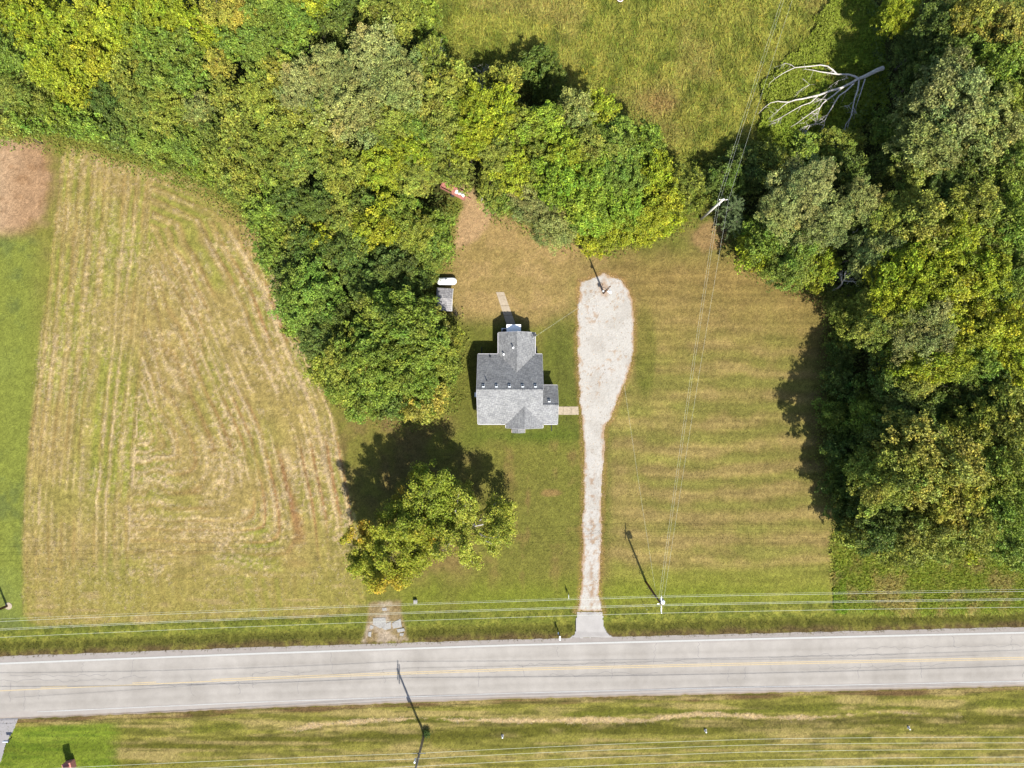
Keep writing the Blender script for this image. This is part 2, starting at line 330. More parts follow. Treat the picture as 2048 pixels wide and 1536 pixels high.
straw = np.clip(straw + .4 * ss(.60, .72, fbm(GX, GY, .34, 189, 2)) * ss(.35, .6, fbm(GX, GY, 6, 190, 2)), 0, 1); hay = mix(hay, C3(234, 204, 152), straw * .95)
thread = vn(dd * 3.2 + 40, (PX + PY) / 60.0, 1.0, 84)        # fine combing along the rounds
hay = hay * (1 + (thread - .5) * .34 + (fbm(GX, GY, .45, 185, 2) - .5) * .5)[..., None]
flat = ss(1080, 1190, PY); hay = mix(hay, C3(168, 156, 76), flat * .6); g = vn(GX / 7, GY, .5, 187); hay = mix(hay, C3(204, 176, 120), flat * ss(.55, .8, g * .6 + n2 * .4) * .6)
col = mix(col, hay, mh)
# left strip of greener grass, stubble
LS = (1 - ss(-.3, .5, dh)) * (1 - ss(40, 125, PX)) * ss(455, 490, PY) * (1 - ss(1300, 1312, PY))
col = mix(col, C3(148, 154, 66), LS); col = mix(col, C3(120, 130, 66), LS * ss(.5, .66, n1 * .5 + n2 * .5) * .8); col = mix(col, C3(150, 158, 72), LS * ss(.55, .7, vn(GX, GY, 8, 85)) * .6)
db = sdist(PX + (n2 - .5) * 50, PY + (n1 - .5) * 40, STUB) / 14
mb_ = ss(-1.4, 1.2, db); stub = np.zeros_like(col) + C3(196, 156, 116)
stub = mix(stub, C3(222, 186, 146), ss(60, -10, PX + (n1 - .5) * 70) * .85); stub = mix(stub, C3(164, 122, 82), ss(.5, .65, n2) * .5)
col = mix(col, stub, mb_)
# meadow
dm = sdist(PX, PY, MEADOW) / 14; mm = ss(-.5, .5, dm + (n2 - .5))
mea = np.zeros_like(col) + C3(168, 165, 70); mea = mix(mea, C3(140, 144, 54), ss(.45, .65, n2)); mea = mix(mea, C3(96, 112, 36), ss(.52, .68, fbm(GX / 1.0, GY / 2.2, 1.1, 195, 3)) * .5); mea = mix(mea, C3(178, 160, 88), ss(.52, .72, n1) * .5)
mea = mix(mea, C3(176, 142, 88), np.exp(-(((PX - 1320) / 40) ** 2 + ((PY - 205) / 25) ** 2)) * .7)
col = mix(col, mea, mm)
# verges
tN = roadN(PX) - PY; tS = PY - roadS(PX)
vN = ss(-6, 0, tN) * (1 - ss(52, 62, tN + (n2 - .5) * 10)); vN *= (PY < roadN(PX) + 30)
ver = np.zeros_like(col) + C3(140, 138, 58); ver = mix(ver, C3(126, 132, 50), ss(20, 34, tN + (n2 - .5) * 12)); ver = mix(ver, C3(128, 108, 66), ss(16, 4, tN + (n2 - .5) * 12))
ver = mix(ver, C3(166, 160, 70), ss(.46, .66, n3 * .5 + n2 * .5) * .6)
col = mix(col, ver, vN)
SO = ss(-2, 2, tS)
sc_ = np.zeros_like(col) + C3(158, 150, 68)
tw = tS + (vn(GX, GY, 9, 91) - .5) * 12 + (n2 - .5) * 6
for a, b, c, k in ((-4, 9, (128, 98, 66), .9), (26, 42, (112, 114, 36), .85), (58, 76, (116, 114, 38), .8), (92, 104, (128, 126, 44), .6)):
    sc_ = mix(sc_, C3(*c), ss(a - 4, a + 3, tw) * (1 - ss(b - 3, b + 4, tw)) * k)
g = vn(GX / 14, GY, .5, 92); sc_ = mix(sc_, C3(190, 168, 104), ss(.46, .74, g * .65 + n2 * .35) * .85); g = vn(GX / 9, GY, .35, 93); sc_ = mix(sc_, C3(108, 106, 40), ss(.55, .78, g) * .65)
TRACK = [(545, 1465), (640, 1450), (760, 1440), (840, 1436), (900, 1440), (1024, 1443), (1200, 1443), (1300, 1441), (1400, 1428), (1470, 1432), (1536, 1437), (1640, 1437), (1760, 1427), (1840, 1428), (1920, 1433)]
dt = dseg(PX + (n2 - .5) * 5, PY + (n3 - .5) * 7, TRACK, False); strawS = ss(6.5, 2.0, dt + (n2 - .5) * 12 + 4 * ss(.5, .7, n1)) * (1 - ss(1780, 1930, PX) * .8) * ss(540, 640, PX)
sc_ = mix(sc_, C3(224, 192, 140), strawS * .9); sc_ = mix(sc_, C3(84, 82, 30), np.exp(-((dt - 8) / 3) ** 2) * (PY > np.interp(PX, [p[0] for p in TRACK], [p[1] for p in TRACK])) * .5)
br = ss(250, 205, PX + (n2 - .5) * 22) * ss(12, 20, tS); sc_ = mix(sc_, C3(134, 152, 44), br * .9); sc_ = mix(sc_, C3(108, 130, 34), br * ss(.55, .75, vn(GX / 8, GY, .5, 95)) * .7)
strawS = strawS * SO
col = mix(col, sc_, SO)
# rough brush at lower right, woodland floor, bare path, old drive
mB = ss(-.3, .4, sdist(PX, PY, BRUSH) / 14 + (n2 - .5)); bru = np.zeros_like(col) + C3(156, 166, 60); bru = mix(bru, C3(184, 170, 96), ss(.5, .65, n2)); col = mix(col, bru, mB)
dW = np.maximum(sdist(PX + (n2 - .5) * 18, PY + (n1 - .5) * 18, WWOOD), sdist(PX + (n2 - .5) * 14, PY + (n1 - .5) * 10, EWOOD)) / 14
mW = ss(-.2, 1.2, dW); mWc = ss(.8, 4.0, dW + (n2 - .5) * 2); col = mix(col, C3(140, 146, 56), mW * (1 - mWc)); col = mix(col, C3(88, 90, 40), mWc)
PATH = [(915, 372), (945, 372), (962, 402), (985, 430), (960, 480), (905, 500), (915, 440), (928, 410)]
mP = ss(-.4, .5, sdist(PX + (n2 - .5) * 14, PY, PATH) / 14); col = mix(col, C3(216, 178, 130), mP * .9)
tan2 = np.exp(-(((PX - 1420) / 40) ** 2 + ((PY - 470) / 35) ** 2)); col = mix(col, C3(186, 150, 100), ss(.3, .7, tan2 + (n2 - .5) * .5) * .8)
mO = ss(-.3, .3, sdist(PX + (n2 - .5) * 8, PY + (n3 - .5) * 8, OLDDRIVE) / 14); old = np.zeros_like(col) + C3(172, 148, 106); old = mix(old, C3(208, 186, 160), ss(.48, .62, n2)); old = mix(old, C3(130, 104, 66), ss(.55, .7, n3) * .7); col = mix(col, old, mO * .95)
# turf worn brown where it meets the gravel
dg = sdist(PX + (n2 - .5) * 5, PY + (n2 - .5) * 5, GRAVEL) / 14; col = mix(col, C3(186, 138, 86), ss(-.75, -.1, dg + (n3 - .5) * .6) * .38)
# faint ruts beside the driveway
col *= (1 + (rng.random(GX.shape) - .5) * .34)[..., None] * (1 + (n3 - .5) * .5)[..., None]
# relief: the roadside ditch, broken where the two drives cross
ditch = np.exp(-((tN - 26) / 13.0) ** 2); keep = ss(14, 44, np.abs(PX - 1180)) * ss(28, 62, np.abs(PX - 770))
GZ = -.6 * ditch * keep * (.7 + .6 * n2) + (n2 - .5) * .06 * (1 - ss(-40, 0, dg * 14)) * mW - .35 * np.exp(-((tS - 52) / 16.0) ** 2)
GZ += .10 * straw * mh * n3 + .12 * strawS * n3 + .05 * (n3 - .5) * (mh + SO * .6)
onroad = (tN < 4) & (tS < 4); GZ = np.where(onroad, np.minimum(GZ, 0), GZ); edge = (np.abs(GX) > 77.5) | (np.abs(GY) > 59.5); GZ = np.where(edge, 0, GZ)
GZ = np.where((dg > -.3) | (sdist(PX, PY, APRON) > -8), np.minimum(GZ, 0), GZ)
def zone_id():
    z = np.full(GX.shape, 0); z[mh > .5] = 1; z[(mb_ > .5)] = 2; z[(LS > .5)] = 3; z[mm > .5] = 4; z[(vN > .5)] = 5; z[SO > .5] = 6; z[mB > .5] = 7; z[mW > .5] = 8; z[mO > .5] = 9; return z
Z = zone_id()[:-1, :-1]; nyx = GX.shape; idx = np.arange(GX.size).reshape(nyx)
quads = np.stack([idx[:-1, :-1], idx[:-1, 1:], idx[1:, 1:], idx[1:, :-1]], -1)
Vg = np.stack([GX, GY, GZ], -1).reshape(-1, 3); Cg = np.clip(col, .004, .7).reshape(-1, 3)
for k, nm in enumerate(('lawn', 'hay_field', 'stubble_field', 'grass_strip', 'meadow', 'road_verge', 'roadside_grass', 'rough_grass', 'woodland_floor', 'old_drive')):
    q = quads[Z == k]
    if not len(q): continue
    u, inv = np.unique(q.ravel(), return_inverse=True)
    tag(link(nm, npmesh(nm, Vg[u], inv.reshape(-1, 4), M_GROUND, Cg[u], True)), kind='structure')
o_ = 1500.0; x0, x1, y0, y1 = gx[0], gx[-1], gy[0], gy[-1]
ring = np.array([(x0, y0, 0), (x1, y0, 0), (x1, y1, 0), (x0, y1, 0), (-o_, -o_, 0), (o_, -o_, 0), (o_, o_, 0), (-o_, o_, 0)])
tag(link('ground', npmesh('ground', ring, [(4, 5, 1, 0), (5, 6, 2, 1), (6, 7, 3, 2), (7, 4, 0, 3)], M_GROUND, np.tile(C3(132, 128, 56), (8, 1)))), kind='structure')

def zat(x, y):                   # ground height at a point
    i = int(np.clip(round((y - gy[0]) / STEP), 0, len(gy) - 1)); j = int(np.clip(round((x - gx[0]) / STEP), 0, len(gx) - 1)); return float(GZ[i, j])
def G(px, py): x, y, _ = W(px, py); return (x, y, zat(x, y))

# ------------------------------------------------------------------ road with its paint and cracks
rx = np.linspace(-500, 2600, 311); NC = 22
ts = np.linspace(0, 1, NC); RV, RC = [], []
for i, x in enumerate(rx):
    wN = (vn(x, 3, 14, 101) - .5) * 2.0; wS = (vn(x, 9, 10, 102) - .5) * 3.0; a = roadN(x) + wN; b = roadS(x) + wS
    if 1100 < x < 1260: a -= 0
    for t in ts:
        X, Y, _ = W(x, a + (b - a) * t); RV.append((X, Y, .055 - .05 * abs(2 * t - 1) ** 6))
        c = np.array([213, 204, 193.]) + (vn(x, t * 60, 40, 103) - .5) * 16 + (vn(x, t * 30, 7, 105) - .5) * 7
        if t < .11: c = np.array([200, 189, 180.])
        if t > .87: c = np.array([210, 199, 189.])
        if t > .965: c = np.array([180, 158, 132.])
        for tw_ in (.28, .44, .62, .78): c -= (7 + 8 * vn(x, tw_ * 50, 60, 104)) * math.exp(-((t - tw_) / .04) ** 2)
        if t > .5: c -= 3
        RC.append(alb(*c))
RV = np.array(RV); ii = np.arange(len(rx) - 1)[:, None] * NC + np.arange(NC - 1)[None]
road = tag(link('road', npmesh('road', RV, np.stack([ii, ii + NC, ii + NC + 1, ii + 1], -1).reshape(-1, 4), M_ROAD, np.array(RC), True)), kind='structure')
def ribbon(pts, wd, z):
    P = np.array([W(*p)[:2] for p in pts]); T = np.gradient(P, axis=0); T /= np.linalg.norm(T, axis=1, keepdims=True); Nn = np.stack([-T[:, 1], T[:, 0]], 1)
    wd = np.broadcast_to(wd, len(P))[:, None]; a = P + Nn * wd / 2; b = P - Nn * wd / 2; n = len(P)
    V = np.concatenate([np.c_[a, np.full(n, z)], np.c_[b, np.full(n, z)]]); i = np.arange(n - 1)
    return V, np.stack([i + n, i + n + 1, i + 1, i], -1)
def ribbons(name, L, z, m, parent):
    Vs, Fs, k = [], [], 0
    for pts, wd in L:
        V, f = ribbon(pts, wd, z); Vs.append(V); Fs.append(f + k); k += len(V)
    return link(name, npmesh(name, np.concatenate(Vs), np.concatenate(Fs), m), parent)
wl = lambda x: np.interp(x, [-600, 0, 512, 1024, 1536, 2048, 2700], [1350, 1327, 1307, 1290, 1277, 1265, 1250])
cl = lambda x: np.interp(x, [-600, 0, 512, 1024, 1536, 2048, 2700], [1410, 1380, 1357, 1339, 1327, 1316.5, 1304])
sl_ = lambda x: np.interp(x, [-600, 0, 60, 512, 1024, 1536, 2048, 2700], [1452, 1427, 1424, 1404, 1386, 1373, 1362, 1348])
xs = np.linspace(-480, 2580, 150)
ribbons('edge_line', [([(x, wl(x)) for x in xs], .26)], .0592, M_WHITELINE, road)
xs2 = xs[xs > 60]; lw = .17 * (.45 + .7 * np.array([vn(x, 1, 25, 111) for x in xs2]))
ribbons('edge_line', [([(x, sl_(x)) for x in xs2], lw)], .0592, M_FADELINE, road)
ribbons('centre_line', [([(x, cl(x) + 1.3) for x in xs], .13)], .0592, M_YELLOWLINE, road)
ribbons('centre_line', [([(x, cl(x) - 2.2) for x in xs if x > 418], .13)], .0592, M_YELLOWLINE, road)
for a, b in ((82, 135), (265, 313)):
    ribbons('centre_dash', [([(x, cl(x) - 2.2) for x in np.linspace(a, b, 6)], .13)], .0592, M_YELLOWLINE, road)
CR = []
x = 20.0
rr = random.Random(5)
while x < 2060:                  # transverse cracks
    t0 = rr.choice((.12, .14, .42, .55)); t1 = t0 + rr.uniform(.12, .36); pts = []
    for k in range(8):
        t = t0 + (t1 - t0) * k / 7; pts.append((x + rr.uniform(-2.6, 2.6) + 5 * math.sin(x + 5 * t0) * k / 7, roadN(x) + (roadS(x) - roadN(x)) * min(t, .86)))
    CR.append((pts, .035 + .03 * rr.random())); x += rr.uniform(20, 120)
for t, a, b in ((.41, 0, 300), (.43, 500, 640), (.44, 1030, 1400), (.40, 1536, 1800), (.30, 1700, 2048), (.33, 20, 220), (.62, 1100, 1320), (.6, 1640, 1900), (.5, 760, 1000), (.57, 300, 520)):
    xs_ = np.arange(a, b, 5.0); CR.append(([(q, roadN(q) + (roadS(q) - roadN(q)) * (t + (vn(q, t * 100, 9, 121) - .5) * .07 + (vn(q, t * 100, 40, 122) - .5) * .06)) for q in xs_], .05))
tag(ribbons('crack', CR, .0585, M_CRACK, road), kind='stuff')

def sheet(name, poly, z, m, colf, st=.14, rag=.18, edge_drop=.03):
    """ragged sheet cut out of a fine grid"""
    P = np.array([W(*p)[:2] for p in poly]); a0, b0 = P.min(0) - .4; a1, b1 = P.max(0) + .4
    X, Y = np.meshgrid(np.arange(a0, a1, st), np.arange(b0, b1, st))
    d = sdist(X, Y, P) + (fbm(X, Y, .9, 131, 3) - .5) * rag * 2 + (fbm(X, Y, 3.5, 137, 2) - .5) * rag * 2.2
    c = colf(X, Y, d); zz = z - edge_drop * ss(.25, -.05, d) + (vn(X, Y, .4, 133) - .5) * .012
    id_ = np.arange(X.size).reshape(X.shape); q = np.stack([id_[:-1, :-1], id_[:-1, 1:], id_[1:, 1:], id_[1:, :-1]], -1)
    keep = (d > 0)[:-1, :-1] & (d > 0)[1:, 1:] & (d > 0)[1:, :-1] & (d > 0)[:-1, 1:]; q = q[keep]; u, inv = np.unique(q.ravel(), return_inverse=True)
    V = np.stack([X, Y, zz], -1).reshape(-1, 3)
    return link(name, npmesh(name, V[u], inv.reshape(-1, 4), m, c.reshape(-1, 3)[u], True))
def gravel_col(X, Y, d):
    px = 1024 + X * 14; py = 768 - Y * 14
    c = np.zeros(X.shape + (3,)) + alb(234, 226, 214); c = mix(c, alb(219, 210, 197), ss(.45, .65, fbm(X, Y, 2.5, 141)) * .7); c = mix(c, alb(238, 230, 220), ss(.55, .7, fbm(X, Y, 4, 145)) * .6)
    lit = fbm(X, Y, 1.1, 151, 4); c = mix(c, alb(212, 172, 128), ss(.42, .05, d + (lit - .5) * 1.1) * .8)
    mid = np.exp(-((px - 1184) / 5.5) ** 2) * ss(880, 960, py); c = mix(c, alb(190, 150, 112), mid * ss(.48, .62, fbm(X, Y, .6, 155)) * .7)
    sp = ss(.58, .68, fbm(X, Y, .42, 161, 4)) * ss(.42, .6, fbm(X, Y, 3, 165, 3)); c = mix(c, alb(200, 160, 116), sp * .55)
    pa = np.exp(-(((px - 1208) / 10) ** 2 + ((py - 575) / 26) ** 2)); c = mix(c, alb(204, 160, 116), ss(.25, .7, pa + (lit - .5) * 1.1) * .6)
    return c * (1 + (rng.random(X.shape) - .5) * .16)[..., None]
tag(sheet('gravel_driveway', GRAVEL, .03, M_GRAVEL, gravel_col), kind='structure')
def apron_col(X, Y, d):
    py = 768 - Y * 14; c = np.zeros(X.shape + (3,)) + alb(222, 215, 208); c = mix(c, alb(206, 199, 193), ss(1262, 1266, py + (fbm(X, Y, 1, 171) - .5) * 6)); c = mix(c, alb(178, 172, 170), np.exp(-(((X - (1180 - 1024) / 14) / .5) ** 2 + ((py - 1226) / 4) ** 2)) * .7)
    c = mix(c, alb(222, 216, 210), ss(.35, .05, d) * .5); return c
tag(sheet('driveway_apron', APRON, .05, M_ROAD, apron_col, rag=.08), kind='structure')
SIDE = [(-200, 1436), (36, 1436), (33, 1446), (26, 1464), (14, 1486), (7, 1506), (-2, 1530), (-60, 1640), (-200, 1640)]
tag(sheet('side_road', SIDE, .03, M_ROAD, lambda X, Y, d: np.zeros(X.shape + (3,)) + alb(196, 190, 188), st=.1, rag=.12), kind='structure')
# ------------------------------------------------------------------ vegetation
def unit(v): return v / (np.linalg.norm(v, axis=-1, keepdims=True) + 1e-9)
def leaf_cards(P, Nrm, size, g, asp=.62):
    """kite-shaped leaf sprays at P facing Nrm"""
    n = len(P); r = unit(g.normal(size=(n, 3))); U = unit(np.cross(Nrm, r)); V = np.cross(Nrm, U)
    s = size[:, None]; bend = Nrm * s * .18
    A = P - U * s * .5; B = P + V * s * asp * .5 + bend; C = P + U * s * .5; D = P - V * s * asp * .5 + bend
    return np.stack([A, B, C, D], 1).reshape(-1, 3), np.arange(n * 4).reshape(-1, 4)
def clump_leaves(centres, rc, per, size, g, up=.55, out_from=None):
    m = len(centres); n = m * per; c = np.repeat(centres, per, 0); rr_ = np.repeat(np.broadcast_to(rc, m), per)
    d = unit(g.normal(size=(n, 3))); d[:, 2] = np.where(d[:, 2] < -.3, -d[:, 2] * .6, d[:, 2])
    P = c + d * (rr_ * g.random(n) ** .45)[:, None] * np.array([1, 1, .8])
    Nn = unit(d * .55 + np.array([0, 0, up]) + g.normal(size=(n, 3)) * .55)
    return P, Nn, size * g.uniform(.45, 1.6, n), np.repeat(np.arange(m), per)
def crown_mesh(seed, Rr, az, rc, per, lsize, gap=.1, nb=18, low=-.25, yellow=.06, spread=.70):
    """a crown built of boughs: each bough a lobe covered with leaf sprays"""
    g = np.random.default_rng(seed); i = np.arange(nb) + .5; z = 1 - (1 - low) * i / nb; th = np.pi * (1 + 5 ** .5) * i
    d = unit(np.stack([np.sqrt(1 - z * z) * np.cos(th), np.sqrt(1 - z * z) * np.sin(th), z], 1) + g.normal(size=(nb, 3)) * .16)
    ax = np.array([Rr, Rr, az]); LC = d * ax * spread * g.uniform(.66, 1.08, (nb, 1)); LR = Rr * g.uniform(.18, .36, nb)
    LC = np.concatenate([LC, [[0, 0, az * .1]]]); LR = np.concatenate([LR, [Rr * .5]]); cs, ib, bri = [], [], []
    for k in range(len(LR)):
        m = max(10, int(4 * np.pi * LR[k] ** 2 * .72 / (rc * rc * 1.45))); j = np.arange(m) + .5; z = 1 - 1.45 * j / m; t_ = np.pi * (1 + 5 ** .5) * j + g.uniform(0, 6)
        e = unit(np.stack([np.sqrt(1 - z * z) * np.cos(t_), np.sqrt(1 - z * z) * np.sin(t_), z], 1) + g.normal(size=(m, 3)) * .16); r = LR[k] * (1 + g.normal(0, .09, m) + (g.random(m) < .10) * g.uniform(.15, .4, m))
        dk = LC[k] / (np.linalg.norm(LC[k]) + 1e-6); q_ = e * r[:, None]; al = (q_ @ dk)[:, None]; q_ = (q_ - al * dk) * .86 + al * dk * np.where(al > 0, 1.75 if k < nb else 1.0, 1.0); c = LC[k] + q_; ok = g.random(m) > gap
        for q in range(len(LR)):
            if q != k: ok &= np.linalg.norm(c - LC[q], axis=1) > LR[q] * .70
        cs.append(c[ok]); ib.append(np.full(ok.sum(), g.normal(1, .16))); bri.append(np.full(ok.sum(), g.normal(0, .07)))
    c = np.concatenate(cs); lobe_b = np.concatenate(ib); lobe_h = np.concatenate(bri); m = len(c)
    P, Nn, s, ci = clump_leaves(c, rc * g.uniform(.7, 1.3, m), per, lsize, g, .30)
    n = len(P); b = (lobe_b * g.normal(1, .10, m))[ci] * g.uniform(.58, 1.5, n); yl = (g.random(n) < yellow) * g.random(n)
    hue = (lobe_h + g.normal(0, .05, m))[ci] + g.normal(0, .03, n)
    colr = np.stack([b * (1 + hue + yl * .5), b * (1 + yl * .25), b * (1 + g.normal(0, .05, n))], 1).clip(.1, 3)
    V, Fc = leaf_cards(P, Nn, s, g); return npmesh('crown', V, Fc, M_LEAF, np.repeat(colr, 4, 0))
def trunk_mesh(seed, H, r0, spread):
    g = np.random.default_rng(seed); L = []
    t = np.linspace(0, 1, 7); wob = np.cumsum(g.normal(size=(7, 2)) * .12, 0); wob -= wob[0]
    top = .72 * H; L.append((np.c_[wob, t * top], r0 * (1 - .75 * t) * np.where(t == 0, 1.35, 1)))
    for k in range(7):
        a = g.uniform(0, 6.28); z0 = g.uniform(.3, .62) * H; i = z0 / top; base = np.array([np.interp(i, t, wob[:, 0]), np.interp(i, t, wob[:, 1]), z0])
        ln = spread * g.uniform(.3, .5); e = base + np.array([math.cos(a) * ln, math.sin(a) * ln, H * g.uniform(.12, .24)]); mid = (base + e) / 2 + np.array([0, 0, H * .03]) + g.normal(size=3) * .2
        L.append((np.array([base, mid, e]), np.array([r0 * .42, r0 * .27, .03])))
    V, Fc = tubes(L, 6); return npmesh('trunk', V, Fc, M_BARK, smooth=True)
SPEC = {                         # class: radius, half height, spray radius, leaves per spray, leaf length
    'S': (2.0, 1.7, .34, 28, .20), 'M': (3.2, 3.3, .42, 33, .22), 'L': (4.6, 4.4, .48, 36, .245), 'X': (6.4, 5.4, .56, 38, .275)}
CROWNS = {}
for k_, (q, sp) in enumerate(SPEC.items()):
    for v in range(3):
        CROWNS[q, 'b', v] = crown_mesh(100 + k_ * 10 + v, sp[0], sp[1], sp[2], sp[3], sp[4], gap=.22 + .05 * v, nb=(18, 26, 34, 44)[k_] + 3 * v)
    for v in range(2):           # finer, feathery crowns
        CROWNS[q, 'f', v] = crown_mesh(300 + k_ * 10 + v, sp[0], sp[1] * 1.1, sp[2] * .8, int(sp[3] * .75), sp[4] * .74, gap=.28, nb=(22, 32, 42, 52)[k_], yellow=.03, spread=.74)
TRUNKS = {q: trunk_mesh(500 + i, {'S': 4, 'M': 10, 'L': 14, 'X': 17}[q], {'S': .06, 'M': .13, 'L': .2, 'X': .28}[q], SPEC[q][0]) for i, q in enumerate(SPEC)}
TH = {'S': 4, 'M': 10, 'L': 14, 'X': 17}
TONE = {                         # crown colours (leaf reflectance)
    'lime': ((.222, .252, .016), 'yellow-green'), 'gold': ((.28, .272, .036), 'golden yellow'), 'olive': ((.182, .206, .028), 'olive-green'),
    'green': ((.144, .198, .024), 'fresh green'), 'deep': ((.096, .134, .022), 'deep green'), 'grey': ((.194, .212, .056), 'grey-green'),
    'bright': ((.168, .238, .020), 'vivid green'), 'ochre': ((.240, .226, .036), 'ochre-tinged')}
REG = {
    'A': 'in the top left corner', 'B': 'in the woods just above the hay field', 'C': 'along the top edge left of the meadow',
    'D': 'in the tall grove left of the meadow', 'E': 'in the woods left of the back yard', 'F': 'in the grove between meadow and gravel lot',
    'G': 'in the dark stand behind the white tank', 'H': 'between the hay field and the house', 'J': 'at the yard corner below the fallen trunk',
    'K': 'in the woods right of the fallen trunk', 'L': 'in the right woods level with the gravel', 'M': 'in the shaded hollow of the right woods', 'N': 'in the woods above the rough grass'}
TREES = []                       # region, px, py, crown radius px, tone, height m, texture
def T(reg, s):
    for e in s.split(';'):
        f = e.split()
        if f: TREES.append((reg, float(f[0]), float(f[1]), float(f[2]), f[3], float(f[4]), f[5] if len(f) > 5 else 'b'))
T('A', '55 35 52 lime 14; 130 62 46 lime 14; 205 28 50 lime 15; 100 125 48 lime 14; 255 62 40 lime 14; 178 118 44 lime 13; 330 18 46 lime 15; 35 185 40 olive 12 f; 12 110 44 green 13; 150 172 38 lime 12; 62 232 36 green 10; 122 226 34 green 10; 12 250 30 olive 9; -20 30 40 green 13; 10 20 36 deep 13; 90 190 30 olive 10 f')
T('B', '292 78 44 green 14; 352 100 46 green 14; 400 58 38 lime 14; 432 30 36 gold 14 f; 434 128 25 gold 13; 378 152 38 green 13; 312 146 36 green 13; 252 152 36 olive 12; 222 202 38 deep 11; 280 208 40 olive 11 f; 340 215 40 olive 12; 402 215 30 grey 12; 425 260 34 deep 11; 370 280 38 green 9; 300 270 38 green 8; 240 262 34 deep 8; 180 250 34 green 9; 440 320 34 olive 9; 470 285 36 olive 11; 400 330 26 green 6; 480 370 32 olive 9; 330 310 26 green 5; 455 190 34 olive 13')
T('C', '470 22 40 gold 14; 530 30 42 green 14; 585 36 40 green 14; 522 92 42 green 14; 605 8 38 lime 13; 655 60 36 deep 9; 700 40 36 deep 8; 760 25 38 olive 12 f; 790 70 30 olive 11; 720 100 34 deep 9; 845 30 34 green 7; 820 0 36 olive 9; 575 95 36 green 13; 870 95 26 green 4; 470 85 36 green 13; 640 -10 34 green 12')
T('D', '600 178 46 grey 16 f; 660 150 44 grey 17 f; 742 122 60 grey 18 f; 800 160 52 grey 18 f; 862 118 34 olive 13 f; 648 238 44 olive 15; 712 226 58 grey 17 f; 562 248 44 olive 14; 522 178 44 olive 14; 482 232 38 olive 13; 862 198 48 olive 15; 902 160 38 olive 14; 780 250 48 olive 15 f; 560 140 36 olive 14; 830 262 40 green 14; 905 215 34 green 13')
T('E', '522 302 42 olive 13; 605 312 46 olive 14; 560 342 36 green 12; 690 352 44 olive 13; 642 402 38 deep 11; 580 404 40 deep 11; 530 420 36 green 10; 722 405 36 deep 11; 762 332 40 lime 13; 822 302 42 lime 14; 838 345 40 olive 13 f; 880 272 44 olive 14; 935 282 40 lime 14; 800 425 40 green 11; 692 442 44 olive 11; 752 446 50 lime 12; 822 462 40 olive 11; 856 452 34 green 9; 640 482 34 lime 10; 600 470 34 olive 10; 560 460 32 green 9; 908 342 36 olive 13 f; 540 510 30 green 9; 660 310 36 olive 13; 500 350 34 olive 11')
T('F', '960 222 40 lime 14; 1004 206 34 lime 13; 1052 252 44 olive 13; 1096 250 46 bright 14; 1152 232 42 grey 14; 1194 214 36 lime 13; 1134 306 44 lime 14; 1184 292 40 olive 14; 1234 282 42 green 13; 1286 278 36 green 12; 1124 360 50 bright 14; 1188 352 44 bright 13; 1240 342 44 green 13; 1312 342 34 lime 11; 1336 386 32 lime 9; 1372 366 34 olive 9 f; 1082 332 40 olive 13; 1030 332 42 lime 13; 1000 300 40 olive 13; 1062 402 40 grey 11 f; 1102 448 44 grey 10 f; 1176 418 42 bright 11; 1246 402 42 bright 11; 1302 418 38 lime 8; 1226 452 42 lime 7; 990 366 34 olive 10 f; 984 254 38 lime 14; 1152 402 38 bright 12; 1010 395 32 green 8; 1330 440 32 lime 5; 1280 462 30 lime 4; 1180 482 28 lime 3.5; 1385 405 26 olive 6 f; 1005 160 34 olive 9; 1070 130 34 deep 6; 1100 165 32 deep 6')
T('G', '622 502 46 deep 11; 702 512 48 deep 11; 782 532 46 deep 11; 852 500 38 green 9; 878 492 28 green 7; 580 540 34 deep 9; 832 545 32 deep 7; 740 560 40 deep 11; 820 575 36 deep 10')
T('H', '612 588 58 green 13; 786 640 68 green 16; 706 718 58 olive 14; 742 700 56 green 15; 852 662 44 olive 10; 868 722 42 olive 9; 892 682 30 olive 7; 832 752 46 green 11; 732 782 50 green 12; 640 680 40 deep 11; 846 800 44 gold 9; 690 768 38 green 11; 662 640 44 deep 11; 800 742 44 green 13; 846 614 26 green 5; 650 735 36 olive 9; 780 800 36 deep 9; 893 742 28 green 6; 845 700 44 green 12; 600 640 36 green 9')
T('J', '1602 384 60 grey 14 f; 1640 452 50 grey 13 f; 1542 472 42 green 10; 1640 530 38 lime 9; 1582 540 40 green 9; 1562 432 40 grey 12 f; 1516 500 36 lime 7; 1722 402 40 grey 13 f; 1702 340 34 deep 8; 1600 500 42 green 11; 1500 460 26 green 5; 1450 360 36 deep 6; 1500 350 34 deep 5; 1540 320 34 olive 4; 1680 290 36 olive 5; 1620 300 34 green 3.5; 1480 320 30 deep 4; 1760 340 34 deep 8; 1700 450 36 deep 10')
T('K', '1880 64 48 deep 12; 1902 204 74 grey 18; 1968 262 66 grey 17; 1862 284 56 grey 17; 1984 152 52 green 16; 2024 62 46 ochre 16; 1952 30 46 gold 15; 1800 22 38 lime 9; 1882 124 46 deep 14; 2026 332 50 green 16; 1842 334 44 olive 14; 2040 200 50 olive 17; 1838 225 38 grey 12; 1838 100 38 deep 8; 1838 155 36 deep 8; 1940 100 42 green 14; 1776 262 34 green 5; 2060 130 46 green 16; 1920 330 50 deep 14')
